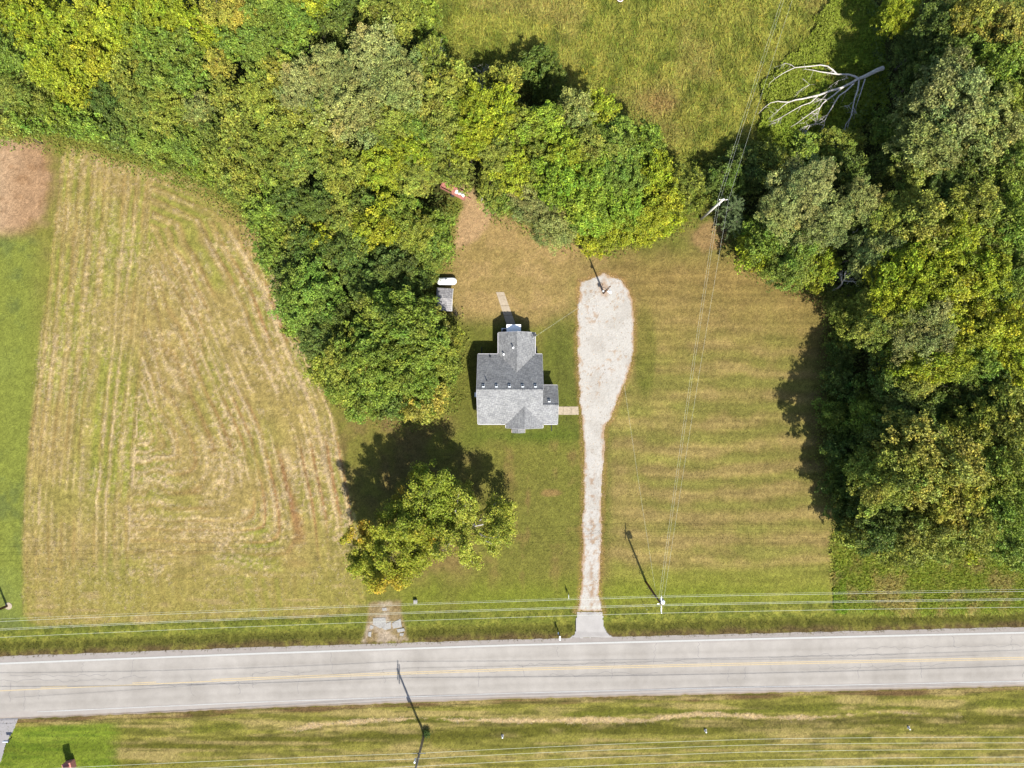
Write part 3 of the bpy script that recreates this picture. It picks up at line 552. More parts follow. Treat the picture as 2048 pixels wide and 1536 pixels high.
T('L', '1852 442 56 olive 17; 1952 422 54 olive 17; 2016 452 56 green 17; 1752 500 44 grey 14 f; 1782 582 46 olive 13 f; 1802 562 62 lime 17; 1882 562 58 lime 17; 1770 642 46 olive 14 f; 1852 652 60 grey 16 f; 1932 652 54 lime 16; 1840 722 50 lime 14; 2022 562 46 green 17; 2016 652 46 lime 17; 1902 484 46 lime 17; 1962 542 48 lime 17; 2034 712 46 lime 16; 1752 622 34 green 9; 1700 612 38 olive 5.5 f; 1706 668 34 olive 5 f; 1780 440 42 olive 14 f; 1880 380 40 deep 14; 1870 720 50 lime 15; 1960 730 44 green 14; 1762 668 34 green 9')
T('M', '1792 752 44 deep 12; 1752 832 38 green 10; 1802 872 46 deep 14; 1802 802 44 deep 12; 1824 760 40 olive 13; 1902 802 42 deep 11; 1982 772 46 deep 13; 2012 842 54 olive 16; 1952 862 44 olive 15; 2040 790 40 deep 13; 1768 905 42 deep 12; 1860 850 40 deep 11; 1812 696 40 olive 12; 1712 780 32 deep 6; 1706 860 32 deep 6; 1710 930 30 green 6; 1676 760 30 deep 5; 1672 832 30 green 5; 1674 900 30 deep 5; 1684 706 26 deep 4')
T('N', '1852 924 82 ochre 19; 1782 960 64 olive 18; 1908 976 58 gold 18; 1786 962 48 deep 14; 1764 1014 44 deep 12; 1716 1000 30 deep 6; 1682 968 30 deep 5; 1690 1030 28 deep 5; 1986 932 54 olive 17; 1996 1012 52 green 16; 2036 980 44 green 16; 1932 1046 52 olive 15; 1850 1052 62 olive 15; 1762 1052 50 deep 13; 1806 1092 40 olive 9; 2024 1086 44 green 10; 1714 1070 32 olive 7; 1950 1085 34 lime 6; 1880 1092 34 olive 6')
ORD = ['leftmost', 'second from left', 'third from left', 'fourth from left', 'fifth from left', 'sixth from left', 'seventh from left', 'eighth from left', 'ninth from left', 'tenth from left']
NUM = ['', 'one', 'two', 'three', 'four', 'five', 'six', 'seven', 'eight', 'nine', 'ten', 'eleven']
def label_for(items, i, noun_key=4):
    reg, px, py, r, tone, h, tx = items[i]
    same = sorted([j for j, t in enumerate(items) if t[0] == reg and t[4] == tone and (t[5] >= 6.5) == (h >= 6.5)], key=lambda j: items[j][1])
    noun = 'tree' if h >= 6.5 else 'shrub'; adj = ('feathery ' if tx == 'f' and len(same) == 1 else 'leafy ') if len(same) == 1 else ''
    nm = TONE[tone][1]
    if len(same) == 1: return f'only {nm} {noun} {REG[reg]}' if not adj else f'{adj}{nm} {noun}, the only one {REG[reg]}'
    k = same.index(i); o = 'rightmost' if k == len(same) - 1 else ORD[k]
    return f'{o} of {NUM[len(same)]} {nm} {noun}s {REG[reg]}'
for i, (reg, px, py, r, tone, h, tx) in enumerate(TREES):
    g = np.random.default_rng(3000 + i)
    shrub = h < 6.5
    az = min(h * .5, r / 14.3 * 1.15) if not shrub else h * .52
    hc = h - az; k = (CAM_H - hc - .35 * az) / F; x, y = (px - 1024) * k, (768 - py) * k; rad = r * k * 1.06
    q = min(SPEC, key=lambda s: abs(SPEC[s][0] - rad)); v = int(g.integers(0, 3 if tx == 'b' else 2))
    t = thing('shrub' if shrub else 'tree', label_for(TREES, i), 'shrub' if shrub else 'tree', (x, y, 0), 0, ('shrubs ' if shrub else 'trees ') + REG[reg])
    c = link('crown', CROWNS[q, tx, v], t); c.location = (0, 0, hc); c.rotation_euler = (0, 0, g.uniform(0, 6.28)); s = rad / SPEC[q][0]
    e = g.uniform(.82, 1.2); c.scale = (s * e, s / e, az / (SPEC[q][1] * (1.1 if tx == 'f' else 1)))
    base = np.array(TONE[tone][0]) * g.uniform(.9, 1.1) * np.array([g.uniform(.95, 1.05), 1, g.uniform(.9, 1.15)]); c.color = (*base, 1)
    tr = link('trunk', TRUNKS[q], t); sz = (hc + .45 * az) / (TH[q] * .72); tr.scale = (s, s, sz); tr.rotation_euler = (0, 0, g.uniform(0, 6.28))

# trees with every limb built: the three on the front lawn, and bare or half-dead ones in the woods
def limb_tree(seed, H, Rr, r0, lean=(0, 0), n1=6, n2=5, n3=3, low=.28):
    g = np.random.default_rng(seed); L = []; tips = []
    def limb(p0, d, ln, ra, rb, sag=0.0, n=6):
        P = [np.array(p0)]; d = unit(np.array(d, float))
        for i in range(n - 1):
            d = unit(d + g.normal(size=3) * .13 + np.array([0, 0, sag])); P.append(P[-1] + d * ln / (n - 1))
        L.append((np.array(P), np.linspace(ra, rb, n))); return np.array(P), d
    P, d = limb((0, 0, 0), (lean[0] * .5, lean[1] * .5, 1), H * .55, r0, r0 * .5, 0, 8)
    for i in range(n1):
        a = i * 2.4 + g.uniform(-.4, .4); f = low + (1 - low) * i / (n1 - 1); k = min(int(f * 7), 7); el = .35 + .75 * i / n1
        dd_ = np.array([math.cos(a) + lean[0], math.sin(a) + lean[1], el * 1.3 + .18]); ln = Rr * (1.05 - .35 * i / n1) * (1.1 if i else 1)
        Q, d1 = limb(P[k], dd_, ln * 1.15, r0 * .45, r0 * .16, .03)
        for j in range(n2):
            b0 = Q[min(5, 2 + j % 4)]; dj = unit(d1 + g.normal(size=3) * .75); dj[2] = abs(dj[2]) * .8 if b0[2] < H * .45 else dj[2]; Q2, d2 = limb(b0, dj, ln * g.uniform(.45, .7), r0 * .15, r0 * .05, .02)
            for m in range(n3):
                dk = unit(d2 + g.normal(size=3) * .8); Q3, d3 = limb(Q2[2 + m % 4], dk, ln * g.uniform(.18, .32), r0 * .06, .008, 0, 4); tips += [Q3[-1], Q3[-2]]
            tips += [Q2[-1], Q2[-3], Q2[-2]]
    cc_ = np.mean(tips, 0); L = [l for i, l in enumerate(L) if i == 0 or np.hypot(*(l[0][-1] - cc_)[:2]) < Rr * 1.08]
    V, Fc = tubes(L, 5); return V, Fc, np.array(tips)
LAWN = [('yard_tree', 'tall lawn tree nearest the old concrete drive, its crown tipped orange', 780, 1108, 11.5, 16.0, .36, 21, (-.05, 0), .16),
        ('yard_tree', 'green middle lawn tree directly beside the orange-tipped one, casting the longest shadow', 852, 1022, 12.0, 15.5, .34, 22, (.0, .05), .03),
        ('yard_tree', 'thin yellow-green lawn tree nearest the gravel driveway with bare grey twigs showing', 948, 1060, 10.5, 14.5, .30, 23, (.08, -.05), .0)]
for nm, lb, px, py, hm, H, r0, sd_, lean, org in LAWN:
    Rr = {21: 5.5, 22: 5.0, 23: 5.2}[sd_]
    V, Fc, tips = limb_tree(sd_, H, Rr, r0, lean, 8, 6, 4); g = np.random.default_rng(sd_)
    k = (CAM_H - hm) / F; cx, cy = (px - 1024) * k, (768 - py) * k; cen = tips.mean(0)
    t = thing(nm, lb, 'tree', (cx - cen[0], cy - cen[1], 0), 0, 'trees on the front lawn')
    link('trunk', npmesh('trunk', V, Fc, M_BARK if sd_ != 23 else plain('grey_bark', (.26, .24, .21), .9, .1, .3, 3), smooth=True), t)
    ne = {21: 150, 22: 80, 23: 40}[sd_]; dv = unit(g.normal(size=(ne, 3)) + [0, 0, .35]); dv[:, 2] = np.maximum(dv[:, 2], -.35); tips = np.concatenate([tips, cen + dv * g.uniform(.55, 1.0, (ne, 1)) * np.array([Rr * .92, Rr * .92, H * .27])]); tips = tips[np.hypot(tips[:, 0] - cen[0], tips[:, 1] - cen[1]) < Rr * 1.12]; keep = g.random(len(tips)) > (.04 if sd_ != 23 else .15); c = tips[keep]; m = len(c)
    P, Nn, s, ci = clump_leaves(c, g.uniform(.45, .9, m), (88 if sd_ == 21 else 66) if sd_ != 23 else 56, .25, g, .3)
    # orange turns at the outer tips of the southern and western boughs
    loc = c - cen; wgt = np.zeros(m)
    if org: wgt = np.clip(np.exp(-(np.hypot(loc[:, 0] + .3, loc[:, 1] + 4.6) / 1.7) ** 2) + .9 * np.exp(-(np.hypot(loc[:, 0] + 4.2, loc[:, 1] - 2.6) / 1.5) ** 2), 0, 1)
    n = len(P); b = g.normal(1, .1, m)[ci] * g.uniform(.7, 1.25, n); wv = wgt[ci] * g.uniform(.3, 1, n)
    c0 = np.array([[.24, .258, .022]]) if sd_ == 21 else (np.array([[.20, .238, .022]]) if sd_ == 22 else np.array([[.28, .295, .034]]))
    colr = (c0 * (1 - wv[:, None]) + np.array([[.58, .30, .03]]) * wv[:, None]) * b[:, None] * (1 + g.normal(0, .06, (n, 3)))
    V, Fc = leaf_cards(P, Nn, s, g, .5); cr = link('crown', npmesh('crown', V, Fc, M_LEAF, np.repeat(colr.clip(.005, .8), 4, 0)), t); cr.color = (1, 1, 1, 1)
SN = [(965, 152, 7, 2.2, 'grey leafless snag poking out at the top of the grove beside the meadow'), (1212, 232, 6, 2.0, 'grey leafless snag behind the vivid green grove, at the meadow edge'),
      (1150, 205, 9, 2.2, 'pale leafless snag among the grey-green crowns of the grove'), (1736, 470, 13, 3.2, 'tall pale half-dead tree with bare limbs beside the grey-green corner trees'),
      (1735, 560, 12.5, 1.7, 'bare white-limbed tree among the olive crowns right of the lawn'), (1875, 600, 15.5, 2.6, 'bare white-limbed tree deep among the yellow-green crowns at right'),
      (395, 45, 14.5, 2.0, 'bare brown snag among the golden crowns above the hay field'), (628, 88, 13, 2.4, 'dry brown snag at the dark gap left of the meadow'), (10, 165, 12, 2.0, 'bare white-limbed snag at the left picture edge'),
      (912, 628, 1.6, 1.0, 'small leafless brown bush beside the little shed'), (875, 90, 12.5, 2.0, 'twiggy bare-topped tree at the upper left corner of the meadow')]
for i, (px, py, H, Rr, lb) in enumerate(SN):
    V, Fc, tips = limb_tree(60 + i, H, Rr, .05 + H * .009, (0, 0), 7, 4, 3, .5); x, y, _ = W(px, py, H * .8)
    t = thing('bare_tree' if H > 3 else 'bare_bush', lb, 'tree' if H > 3 else 'bush', (x, y, 0), 0, 'bare trees and snags'); link('trunk', npmesh('trunk', V, Fc, M_DEAD if i not in (6, 7, 9) else M_BARK, smooth=True), t)
# young pines by the leaning pole
for i, (px, py, H, Rr, lb) in enumerate([(1468, 412, 7.5, 2.3, 'young spiky pine right of the pale pole, the upper of two'), (1470, 446, 6.0, 2.0, 'young spiky pine right of the pale pole, the lower of two')]):
    g = np.random.default_rng(80 + i); x, y, _ = W(px, py, H * .8); t = thing('young_pine', lb, 'tree', (x, y, 0), 0, 'young pines by the pole'); L = [(np.array([(0, 0, 0), (0, 0, H * .5), (0, 0, H)]), np.array([.08, .06, .015]))]; PP, DD = [], []
    for wz in range(5):
        z0 = H * (.45 + .12 * wz)
        for b in range(6):
            a = b * 1.047 + wz * .5 + g.uniform(-.15, .15); ln = Rr * (1 - .17 * wz) * g.uniform(.85, 1.1); e = np.array([math.cos(a) * ln, math.sin(a) * ln, z0 + ln * .35]); s0 = np.array([0, 0, z0]); L.append((np.array([s0, (s0 + e) / 2 - [0, 0, .05], e]), np.array([.03, .02, .008])))
            for u in np.linspace(.2, 1.05, 26):
                for _ in range(3): PP.append(s0 + (e - s0) * u); DD.append(unit((e - s0) / ln + g.normal(size=3) * .7))
    V, Fc = tubes(L, 5); link('trunk', npmesh('trunk', V, Fc, M_BARK), t); PP = np.array(PP); DD = np.array(DD); n = len(PP); Sd = unit(np.cross(DD, g.normal(size=(n, 3)))) * .035
    V = np.stack([PP - Sd, PP + Sd, PP + DD * .30 + Sd * .3, PP + DD * .30 - Sd * .3], 1).reshape(-1, 3); c = link('crown', npmesh('crown', V, np.arange(n * 4).reshape(-1, 4), M_LEAF, np.tile(np.array([[.12, .16, .06]]) , (n * 4, 1)) * g.uniform(.7, 1.3, (n, 1)).repeat(4, 0)), t); c.color = (1, 1, 1, 1)

# fallen dead tree with its bleached limbs
FT = [([(1815, 315), (1755, 335), (1700, 362), (1600, 412), (1540, 440), (1480, 462)], .34, .22), ([(1480, 460), (1430, 428), (1340, 402), (1200, 400), (1060, 380), (950, 365), (870, 345), (760, 330)], .17, .03),
      ([(1185, 397), (1130, 340), (1060, 290), (960, 273), (830, 290), (700, 300), (610, 310), (500, 360), (430, 400), (340, 460), (270, 520)], .12, .02), ([(610, 308), (560, 268), (480, 248), (440, 268)], .04, .015),
      ([(1480, 460), (1380, 520), (1250, 585), (1100, 625), (940, 685), (850, 705), (720, 735), (620, 750), (530, 780), (420, 775), (380, 768), (280, 790), (200, 850), (150, 900)], .19, .02), ([(930, 690), (880, 740), (830, 785), (700, 830), (560, 910), (440, 980), (320, 1040)], .09, .02), ([(440, 985), (400, 1020), (350, 1060)], .03, .012),
      ([(520, 785), (450, 830), (390, 890), (330, 935)], .06, .015), ([(1250, 590), (1150, 680), (1050, 750), (990, 800), (960, 850), (860, 910), (730, 1000), (640, 1070), (555, 1120)], .12, .02), ([(1050, 745), (980, 740), (940, 762)], .05, .02), ([(1050, 668), (1010, 710), (970, 745)], .04, .02),
      ([(1420, 525), (1310, 630), (1220, 690), (1160, 780), (1110, 870), (1060, 950), (1020, 1030), (950, 1070), (830, 1090), (740, 1115)], .12, .025), ([(1020, 1030), (1018, 1085)], .04, .02), ([(820, 1095), (770, 1180), (725, 1265)], .04, .012), ([(830, 1090), (790, 1100), (740, 1120)], .03, .012),
      ([(1490, 478), (1470, 620), (1430, 730), (1405, 850), (1390, 930), (1370, 1000), (1310, 1080), (1295, 1140), (1320, 1190), (1280, 1270), (1230, 1330)], .12, .015), ([(1410, 850), (1440, 910)], .05, .03), ([(1370, 1000), (1340, 1090), (1330, 1160)], .05, .015), ([(1400, 780), (1350, 825), (1300, 828)], .03, .012),
      ([(1570, 465), (1540, 560), (1510, 660), (1480, 750), (1450, 830)], .10, .02), ([(960, 850), (930, 930), (910, 1050)], .05, .015), ([(960, 850), (900, 940), (740, 1065)], .03, .01), ([(1340, 450), (1200, 490), (1110, 550)], .03, .01), ([(720, 460), (815, 540), (720, 590), (640, 680)], .03, .012), ([(1300, 1150), (1220, 1195), (1180, 1210)], .03, .012), ([(1060, 950), (980, 1010), (900, 1060)], .03, .01)]
t = thing('fallen_tree', 'bleached dead tree lying in the scrub with bare limbs spread out', 'fallen tree', W(1640, 170))
ox, oy, _ = W(1640, 170)
for i, (pts, ra, rb) in enumerate(FT):
    P = []
    for j, (a, b) in enumerate(pts):
        h = 2.0 - .5 * min(1, abs(a - 1480) / 900) if a < 1500 else 2.0 - (a - 1500) / 330 * .8
        if b > 1000: h -= .5
        x, y, z = W(1500 + a / 6.827, 90 + b / 6.827, h); P.append((x - ox, y - oy, z))
    V, Fc = tubes([(np.array(P), np.linspace(ra, rb, len(P)) * .95)], 7); link('trunk' if i == 0 else 'branch', npmesh('trunk' if i == 0 else 'branch', V, Fc, M_DEAD, smooth=True), t)

g = np.random.default_rng(91); L = []
for pts, ra, rb in FT[1:]:
    for _ in range(7):
        j = g.integers(1, len(pts)); a, b = pts[j]; h = 2.0 - .5 * min(1, abs(a - 1480) / 900) - (.5 if b > 1000 else 0); x, y, z = W(1500 + a / 6.827, 90 + b / 6.827, h); d = unit(np.array([-1.0, -.6, -.1]) + g.normal(size=3) * .7); ln = g.uniform(.4, 1.5); p0 = np.array([x - ox, y - oy, z]); L.append((np.array([p0, p0 + d * ln * .5, p0 + d * ln + g.normal(size=3) * .12]), np.array([.022, .015, .006])))
V, Fc = tubes(L, 4); tag(link('twigs', npmesh('twigs', V, Fc, M_DEAD), t), kind='stuff')

# ---- growth nobody could count
def scatter(n, mask_fn, box):
    g = rng; x = g.uniform(box[0], box[2], n); y = g.uniform(box[1], box[3], n); m = mask_fn(x, y); return x[m], y[m]
def gsample(A, x, y):
    i = np.clip(np.round((y - gy[0]) / STEP).astype(int), 0, len(gy) - 1); j = np.clip(np.round((x - gx[0]) / STEP).astype(int), 0, len(gx) - 1); return A[i, j]
def blades(name, x, y, ln, wd, lean, tint, spread=.0, per=1, bright=1.0, dirn=None):
    """bent grass blades: one triangle pair each"""
    x = np.repeat(x, per) + rng.normal(0, spread, len(x) * per); y = np.repeat(y, per) + rng.normal(0, spread, len(y) * per); n = len(x); z = gsample(GZ, x, y)
    a = rng.uniform(0, 6.28, n) if dirn is None else dirn + rng.normal(0, .5, n); l = ln * rng.uniform(.55, 1.4, n); le = lean * rng.uniform(.3, 1.6, n)
    D = np.stack([np.cos(a) * np.sin(le), np.sin(a) * np.sin(le), np.cos(le)], 1); Sd = np.stack([-np.sin(a), np.cos(a), np.zeros(n)], 1) * (wd * rng.uniform(.7, 1.3, n))[:, None]
    B = np.stack([x, y, z - .01], 1); tip = B + D * l[:, None]; tip[:, 2] = np.maximum(tip[:, 2], z + .02)
    V = np.stack([B - Sd, B + Sd, tip + Sd * .35, tip - Sd * .35], 1).reshape(-1, 3)
    base = gsample(np.clip(col, .01, .6), x, y) if tint is None else np.broadcast_to(tint, (n, 3))
    c = base * bright * rng.uniform(.7, 1.35, (n, 1)) * (1 + rng.normal(0, .07, (n, 3)))
    return tag(link(name, npmesh(name, V, np.arange(n * 4).reshape(-1, 4), M_BLADE, np.repeat(c.clip(.003, .8), 4, 0))), kind='stuff')
FR = (-75, -56.5, 75, 56.5)
x, y = scatter(150000, lambda x, y: (gsample(mm, x, y) > .5) & (gsample(mW, x, y) < .6), FR); blades('meadow_grass', x, y, .75, .045, 1.05, None, .12, 4, 2.1)
x, y = scatter(46000, lambda x, y: (gsample(mB, x, y) > .5), (40, -36, 75, -18)); blades('rough_tall_grass', x, y, .7, .05, 1.15, None, .1, 3, 2.3)
x, y = scatter(260000, lambda x, y: (gsample(vN, x, y) > .5) & (gsample(mO, x, y) < .3) & (sdist(1024 + 14 * x, 768 - 14 * y, APRON) < -5), FR); blades('verge_grass', x, y, .26, .022, .9, None, .06, 2, 1.3)
x, y = scatter(560000, lambda x, y: (gsample(SO, x, y) > .6) & (y < -41) & (rng.random(len(x)) < .5), FR); blades('roadside_grass_blades', x, y, .20, .02, .95, None, .05, 1, 1.3)
x, y = scatter(420000, lambda x, y: (gsample(mh, x, y) > .5) & (rng.random(len(x)) < .8), FR); blades('hay_stubble', x, y, .17, .022, 1.0, None, .03, 1, 1.35)
x, y = scatter(900000, lambda x, y: (rng.random(len(x)) < np.clip(gsample(straw * mh + strawS, x, y), 0, 1) * .8), FR); blades('loose_straw', x, y, .30, .022, 1.45, alb(244, 220, 176), .06, 1, 1.15)
ul = lambda x, y: (gsample(Zf, x, y) == 0) & (sdist(1024 + 14 * x, 768 - 14 * y, GRAVEL) < -4) & ~((np.abs(x - .6) < 5.6) & (y > -7) & (y < 8.2))
Zf = np.pad(Z, ((0, 1), (0, 1)), mode='edge')
x, y = scatter(300000, ul, (-25, -36, 48, 30)); blades('lawn_grass', x, y, .13, .024, 1.05, None, .02, 1, 1.5)
# leaf litter along the driveway
gp = np.array([W(*p)[:2] for p in GRAVEL])
x, y = scatter(60000, lambda x, y: rng.random(len(x)) < np.exp(-(np.abs(sdist(x, y, gp)) / .26) ** 2) * .32 + .028 * (sdist(x, y, gp) > 0), (8, -33, 19, 17))
n = len(x); P = np.stack([x, y, np.full(n, .045) + rng.uniform(0, .02, n)], 1); Nn = unit(rng.normal(size=(n, 3)) * .35 + [0, 0, 1]); V, Fc = leaf_cards(P, Nn, rng.uniform(.06, .15, n), rng, .7)
cc = np.where(rng.random((n, 1)) < .7, [[.40, .27, .15]], [[.22, .14, .075]]) * rng.uniform(.6, 1.5, (n, 1)); tag(link('fallen_leaves', npmesh('fallen_leaves', V, Fc, M_BLADE, np.repeat(cc, 4, 0))), kind='stuff')
# woodland undergrowth and scrub margins
def scrub(name, n, maskf, hmax, size, tones, box=FR):
    x, y = scatter(n, maskf, box); n = len(x); lump = fbm(x, y, 3.0, 201, 3); z = hmax * np.clip(lump * 1.7 - .35, .05, 1.2) * rng.uniform(.15, 1, n) ** .6
    Nn = unit(rng.normal(size=(n, 3)) * .6 + [0, 0, .7]); V, Fc = leaf_cards(np.stack([x, y, z], 1), Nn, size * rng.uniform(.6, 1.4, n), rng); tn = np.array(tones); w_ = vn(x, y, 5, 205) * .7 + rng.random(n) * .3
    c = tn[np.clip((w_ * len(tn)).astype(int), 0, len(tn) - 1)] * rng.uniform(.7, 1.3, (n, 1)); tag(link(name, npmesh(name, V, Fc, M_BLADE, np.repeat(c, 4, 0))), kind='stuff')
clear = lambda x, y: (dseg(x, y, [W(888, 372)[:2], W(936, 396)[:2]], False) > 1.5) & ~((x > W(868, 0)[0]) & (x < W(925, 0)[0]) & (y > W(0, 628)[1]) & (y < W(0, 545)[1]))
scrub('undergrowth', 190000, lambda x, y: (gsample(mW, x, y) > .75) & clear(x, y), 2.4, .38, [(.09, .12, .025), (.12, .16, .028), (.16, .18, .035)])
edge_band = ss(-2.2, .4, dW) * (1 - ss(1.5, 3.5, dW)) * (1 - mP)
scrub('wood_edge_weeds', 620000, lambda x, y: (rng.random(len(x)) < gsample(edge_band, x, y) * .75) & clear(x, y), .8, .26, [(.18, .20, .03), (.21, .22, .035), (.16, .20, .028), (.24, .225, .06)])
BR = smooth_poly([(1500, 250), (1560, 130), (1640, 30), (1720, -40), (1790, 40), (1770, 200), (1700, 290), (1560, 320)], 2)
scrub('bramble_thicket', 120000, lambda x, y: (sdist(1024 + 14 * x, 768 - 14 * y, BR) + (fbm(x, y, 3, 211) - .5) * 60 > 0), 1.3, .30, [(.17, .24, .02), (.20, .25, .022), (.22, .25, .03)], (30, 30, 58, 56.5))
BR2 = smooth_poly([(1664, 1110), (1690, 1110), (1690, 1180), (1700, 1222), (1668, 1228), (1666, 1160)], 1)
scrub('bright_weeds', 30000, lambda x, y: (sdist(1024 + 14 * x, 768 - 14 * y, BR2) + (fbm(x, y, 1.5, 231) - .5) * 22 > 0), .6, .22, [(.19, .29, .02), (.22, .30, .025)], (44, -34, 50, -23))
x, y = scatter(1500, lambda x, y: (gsample(mm, x, y) > .5) & (fbm(x, y, 4, 221) > .60), FR); n = len(x)
P = np.stack([np.repeat(x, 8) + rng.normal(0, .12, n * 8), np.repeat(y, 8) + rng.normal(0, .12, n * 8), rng.uniform(.7, 1.0, n * 8)], 1); V, Fc = leaf_cards(P, unit(rng.normal(size=(n * 8, 3)) * .4 + [0, 0, 1]), rng.uniform(.10, .2, n * 8), rng)
tag(link('goldenrod_flowers', npmesh('goldenrod_flowers', V, Fc, M_BLADE, np.tile([(.42, .30, .02)], (n * 32, 1)))), kind='stuff')
# ------------------------------------------------------------------ the house
HS = 14.57
def hx(p): return (p - 1024) / HS
def hy(p): return (768 - p) / HS
house = thing('house', 'small cream house with grey shingled cross-gabled roof beside the gravel drive', 'house', (0, 0, 0))
SLP = .70
zN = lambda x, y: 6.3 - SLP * (y + .75)
zS = lambda x, y: 6.3 - SLP * (-.75 - y)
zNW = lambda x, y: 4.67 - SLP * abs(x - .65)
zSG = lambda x, y: 4.71 - SLP * abs(x - 1.72)
def pts(f, L): return [(x, y, f(x, y)) for x, y in L]
TH_ = .14
m = MB(); m.slab(pts(zN, [(-4.74, -.75), (4.19, -.75), (4.19, 4.12), (3.19, 4.12), (.65, 1.58), (-1.89, 4.12), (-4.74, 4.12)]), TH_)
m.slab(pts(zS, [(-4.74, -.75), (-4.74, -5.56), (-.83, -5.56), (1.72, -3.01), (4.27, -5.56), (6.31, -5.56), (6.31, -2.85), (4.19, -2.85), (4.19, -.75)]), TH_)
m.slab([(4.19, -2.85, zS(0, -2.85)), (6.31, -2.85, zS(0, -2.85)), (6.31, -.20, 4.83 - SLP * 2.65), (4.19, -.20, 4.83 - SLP * 2.65)], TH_)
m.slab(pts(zNW, [(.65, 1.58), (.65, 7.14), (-1.89, 7.14), (-1.89, 4.12)]), TH_); m.slab(pts(zNW, [(.65, 1.58), (3.19, 4.12), (3.19, 7.14), (.65, 7.14)]), TH_)
m.slab(pts(zSG, [(1.72, -3.01), (-.83, -5.56), (-.83, -6.10), (1.72, -6.10)]), TH_); m.slab(pts(zSG, [(1.72, -3.01), (1.72, -6.10), (4.27, -6.10), (4.27, -5.56)]), TH_)
roof = m.build('roof', M_SHINGLE, house)
m = MB(); zp = lambda x, y: 3.25 - .7 * abs(x - .9)
m.slab(pts(zp, [(.9, -5.8), (0, -5.8), (0, -6.82), (.9, -6.82)]), .1); m.slab(pts(zp, [(.9, -5.8), (.9, -6.82), (1.82, -6.82), (1.82, -5.8)]), .1); pr = m.build('porch_roof', M_SHINGLE, house)
for x_ in (.1, 1.72): m = MB(); m.cyl((x_, -6.72, 0), (x_, -6.72, 2.6), .06); m.build('porch_post', M_WHITE, house)
m = MB(); m.box((.91, -6.35, .15), (2.0, 1.2, .3)); m.build('front_step', M_CONC, house)
# ridge caps stand a little proud
for nm, a, b, wv in (('ridge_cap', (-4.74, -.75, 6.31), (4.19, -.75, 6.31), 'x'), ('ridge_cap', (.65, 1.6, 4.68), (.65, 7.14, 4.68), 'y'), ('ridge_cap', (1.72, -3.0, 4.72), (1.72, -6.1, 4.72), 'y'), ('ridge_cap', (4.2, -2.85, 4.84), (6.31, -2.85, 4.84), 'x')):
    mm_ = MB(); n_ = int((Vector(b) - Vector(a)).length / .3)
    for i in range(n_):
        p = Vector(a).lerp(Vector(b), (i + .5) / n_)
        for sg in (-1, 1):
            if wv == 'x': mm_.box((p.x, p.y + sg * .085, p.z - .05), (.29, .19, .02), Matrix.Rotation(-sg * .61, 4, 'X'))
            else: mm_.box((p.x + sg * .085, p.y, p.z - .05), (.19, .29, .02), Matrix.Rotation(sg * .61, 4, 'Y'))
    tag(mm_.build(nm, M_SHINGLE, roof), kind='stuff')
# walls with gables
def wall(pts_, name='wall'):       # outline thickened towards the inside of the house
    p = [Vector(q) for q in pts_]; n = (p[1] - p[0]).cross(p[2] - p[0]).normalized(); c = sum(p, Vector()) / len(p)
    if (Vector((.3, -1.0, c.z)) - c).dot(n) < 0: n = -n
    bm = bmesh.new(); a_ = [bm.verts.new(q) for q in p]; b_ = [bm.verts.new(q + n * .12) for q in p]; k = len(p); bm.faces.new(a_); bm.faces.new(b_[::-1])
    for i in range(k): bm.faces.new((a_[i], b_[i], b_[(i + 1) % k], a_[(i + 1) % k]))
    bmesh.ops.recalc_face_normals(bm, faces=bm.faces[:]); me = bpy.data.meshes.new(name); bm.to_mesh(me); bm.free(); me.materials.append(M_SIDING); return link(name, me, house)
E = .28; D_ = .16
def zw(f, x, y): return f(x, y) - TH_ - .01
xW, xE, yN, yS = -4.74 + E, 4.19 - E, 4.12 - E, -5.56 + E
wall([(xW, yS, .3), (xW, yN, .3), (xW, yN, zw(zN, 0, yN)), (xW, -.75, zw(zN, 0, -.75)), (xW, yS, zw(zS, 0, yS))])
wall([(xE, -.2 - E, .3), (xE, yN, .3), (xE, yN, zw(zN, 0, yN)), (xE, -.75, zw(zN, 0, -.75)), (xE, -2.85, zw(zS, 0, -2.85)), (xE, -2.8, .3)])
wall([(xW, yN, .3), (-1.6, yN, .3), (-1.6, yN, zw(zN, 0, yN)), (xW, yN, zw(zN, 0, yN))]); wall([(2.9, yN, .3), (xE, yN, .3), (xE, yN, zw(zN, 0, yN)), (2.9, yN, zw(zN, 0, yN))])
yNN = 7.14 - E; xa, xb = -1.89 + E, 3.19 - E
wall([(xa, yN, .3), (xa, yNN, .3), (xa, yNN, zw(zNW, xa, 0)), (xa, yN, zw(zNW, xa, 0))]); wall([(xb, yN, .3), (xb, yNN, .3), (xb, yNN, zw(zNW, xb, 0)), (xb, yN, zw(zNW, xb, 0))])
wall([(xa, yNN, .3), (xb, yNN, .3), (xb, yNN, zw(zNW, xb, 0)), (.65, yNN, zw(zNW, .65, 0)), (xa, yNN, zw(zNW, xa, 0))])
xX = 6.31 - E; yE = -.2 - E
wall([(xX, yS, .3), (xX, yE, .3), (xX, yE, 4.83 - SLP * (yE + 2.85) - .15), (xX, -2.85, 4.68), (xX, yS, zw(zS, 0, yS))]); wall([(xE, yE, .3), (xX, yE, .3), (xX, yE, 3.0), (xE, yE, 3.0)])
wall([(xW, yS, .3), (-.6, yS, .3), (-.6, yS, zw(zS, 0, yS)), (xW, yS, zw(zS, 0, yS))]); wall([(4.0, yS, .3), (xX, yS, .3), (xX, yS, zw(zS, 0, yS)), (4.0, yS, zw(zS, 0, yS))])
